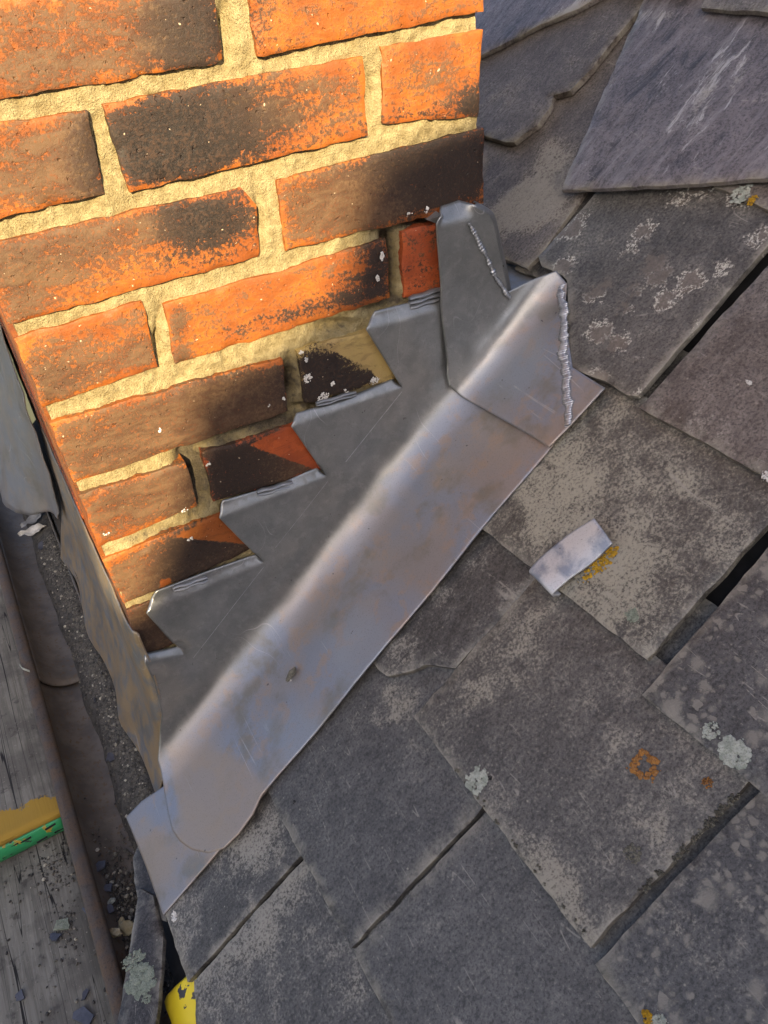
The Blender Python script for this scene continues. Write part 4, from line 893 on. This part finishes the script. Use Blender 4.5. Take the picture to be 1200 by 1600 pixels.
# debris on the lower board
random.seed(77); vs, fs = [], []
def g3():
    if random.random() < .5: px, py = random.gauss(90, 22), random.gauss(1355, 22)
    elif random.random() < .5: px, py = random.gauss(105, 10), random.gauss(1450, 22)
    else: px, py = random.uniform(-20, 170), random.uniform(1320, 1620)
    p = onplane(px, py, (0, 0, 1), (0, 0, -.861)); p[0] = min(p[0], -.156); return p[0], min(p[1], .05), -.8612
grit(620, g3, .0005, .0024); o = mesh_obj('board_grit', vs, fs, M_GRIT); tag(o, 'fine pale grit scattered on the dirty scaffold board', 'grit', kind='stuff')
def bpt(px, py, z=-.8595): return onplane(px, py, (0, 0, 1), (0, 0, z))
chip(bpt(95, 1445), .010, 7.1, 'pale grey chip, largest on the dirty scaffold board', M_LICHG); chip(bpt(88, 1462), .007, 8.4, 'blue slate chip touching the pale chip on the dirty board')
chip(bpt(128, 1428), .007, 9.4, 'blue slate chip near the gutter edge of the dirty board'); chip(bpt(130, 1588), .012, 10.2, 'dark slate chip at the bottom of the dirty board')
chip(bpt(32, 1555), .006, 11.2, 'small slate chip at the left of the dirty board'); chip(bpt(135, 1555), .006, 12.2, 'small slate chip just above the dark chip at the bottom of the board')

# ------------------------------------------------------------------ yellow plate under the lowest slate
yp = [(306, 1520), (288, 1524), (270, 1540), (257, 1554), (253, 1566), (256, 1580), (264, 1600), (274, 1640), (330, 1680), (345, 1600), (318, 1540)]
yv = [roof(*p, -.007) for p in yp]; out = densify(yv, .006); p, f, b, d = sheet2d(out, .008, .003)
vs = []
for (v, y), dd in zip(p, d): vs.append(O + UP * v + np.array([0, y, 0]) + N * (-.0068 - .004 * max(0, 1 - dd / .005) ** 2))
n0 = len(vs); vs += [vs[i] - N * .006 for i in b]; nb = len(b)
cen = np.mean(vs, 0); o = mesh_obj('yellow_bracket', np.array(vs) - cen, [t for t in f] + [(b[k], n0 + k, n0 + (k + 1) % nb, b[(k + 1) % nb]) for k in range(nb)], M_YEL, None, True, None, 60); o.location = cen
tag(o, 'rounded yellow painted metal plate poking out under the lowest slate', 'bracket')

# ------------------------------------------------------------------ unseen shade caster added behind the camera, outline shaped for the wall shadow
YN = -3.0; CASTER0 = np.array([0, YN, -6.5])
caster = empty('shade_caster', CASTER0); tag(caster, 'unseen stepped shade caster added behind the viewer, shaped to throw the wall shadow', 'shade caster')
def cast(x, z): p = np.array([x, 0, z]) + SUN * (YN / SUN[1]); return (p[0], p[2])
def prism(name, poly, y0, y1, mat):
    n = len(poly); vs = [np.array((x, y0, z)) - CASTER0 for x, z in poly] + [np.array((x, y1, z)) - CASTER0 for x, z in poly]
    o = mesh_obj(name, vs, [tuple(range(n)), tuple(range(n, 2 * n))[::-1]] + [(i, n + i, n + (i + 1) % n, (i + 1) % n) for i in range(n)], mat); local(o, caster)
    bm = bmesh.new(); bm.from_mesh(o.data); bmesh.ops.recalc_face_normals(bm, faces=bm.faces); bm.to_mesh(o.data); bm.free()
STEP = [cast(*q) for q in ((-.40, -.55), (.016, -.530), (.082, -.440), (.108, -.380), (.122, -.322), (.21, -.300), (.290, -.264), (.304, -.192), (.342, -.160), (.445, -.136), (.60, -.115))]  # stepped edge traced back along the sun to shape the wall shadow
xa, xb = STEP[0][0], STEP[-1][0]
prism('caster_outline', [(xa - 1.6, -6.5), (xa - 1.6, STEP[0][1])] + STEP + [(xb + 1.6, STEP[-1][1]), (xb + 1.6, -6.5)], YN - .22, YN, M_CAST_B)
c0, c1 = cast(.482, .60), cast(1.75, .60)
prism('chimney', [(c0[0], STEP[-1][1] - .3), (c1[0], STEP[-1][1] - .3), (c1[0], c1[1]), (c0[0], c0[1])], YN - .5, YN - .01, M_CAST_B)  # added block that keeps sun off the slates behind the stack
w0, w1 = cast(-2.2, .22), cast(-.20, .22)
prism('caster_side', [(w0[0], STEP[0][1] - .3), (w1[0], STEP[0][1] - .3), (w1[0], w1[1]), (w0[0], w0[1])], YN - .2, YN - .01, M_CAST_B)  # added block that keeps sun off the gutter and far lead
prism('caster_rear', [(xa - 1.6, -6.5), (xa - 1.6, .2), (.5 * (xa + xb), .55), (xb + 1.6, .2), (xb + 1.6, -6.5)], YN - 5.0, YN - .24, M_CAST_R)
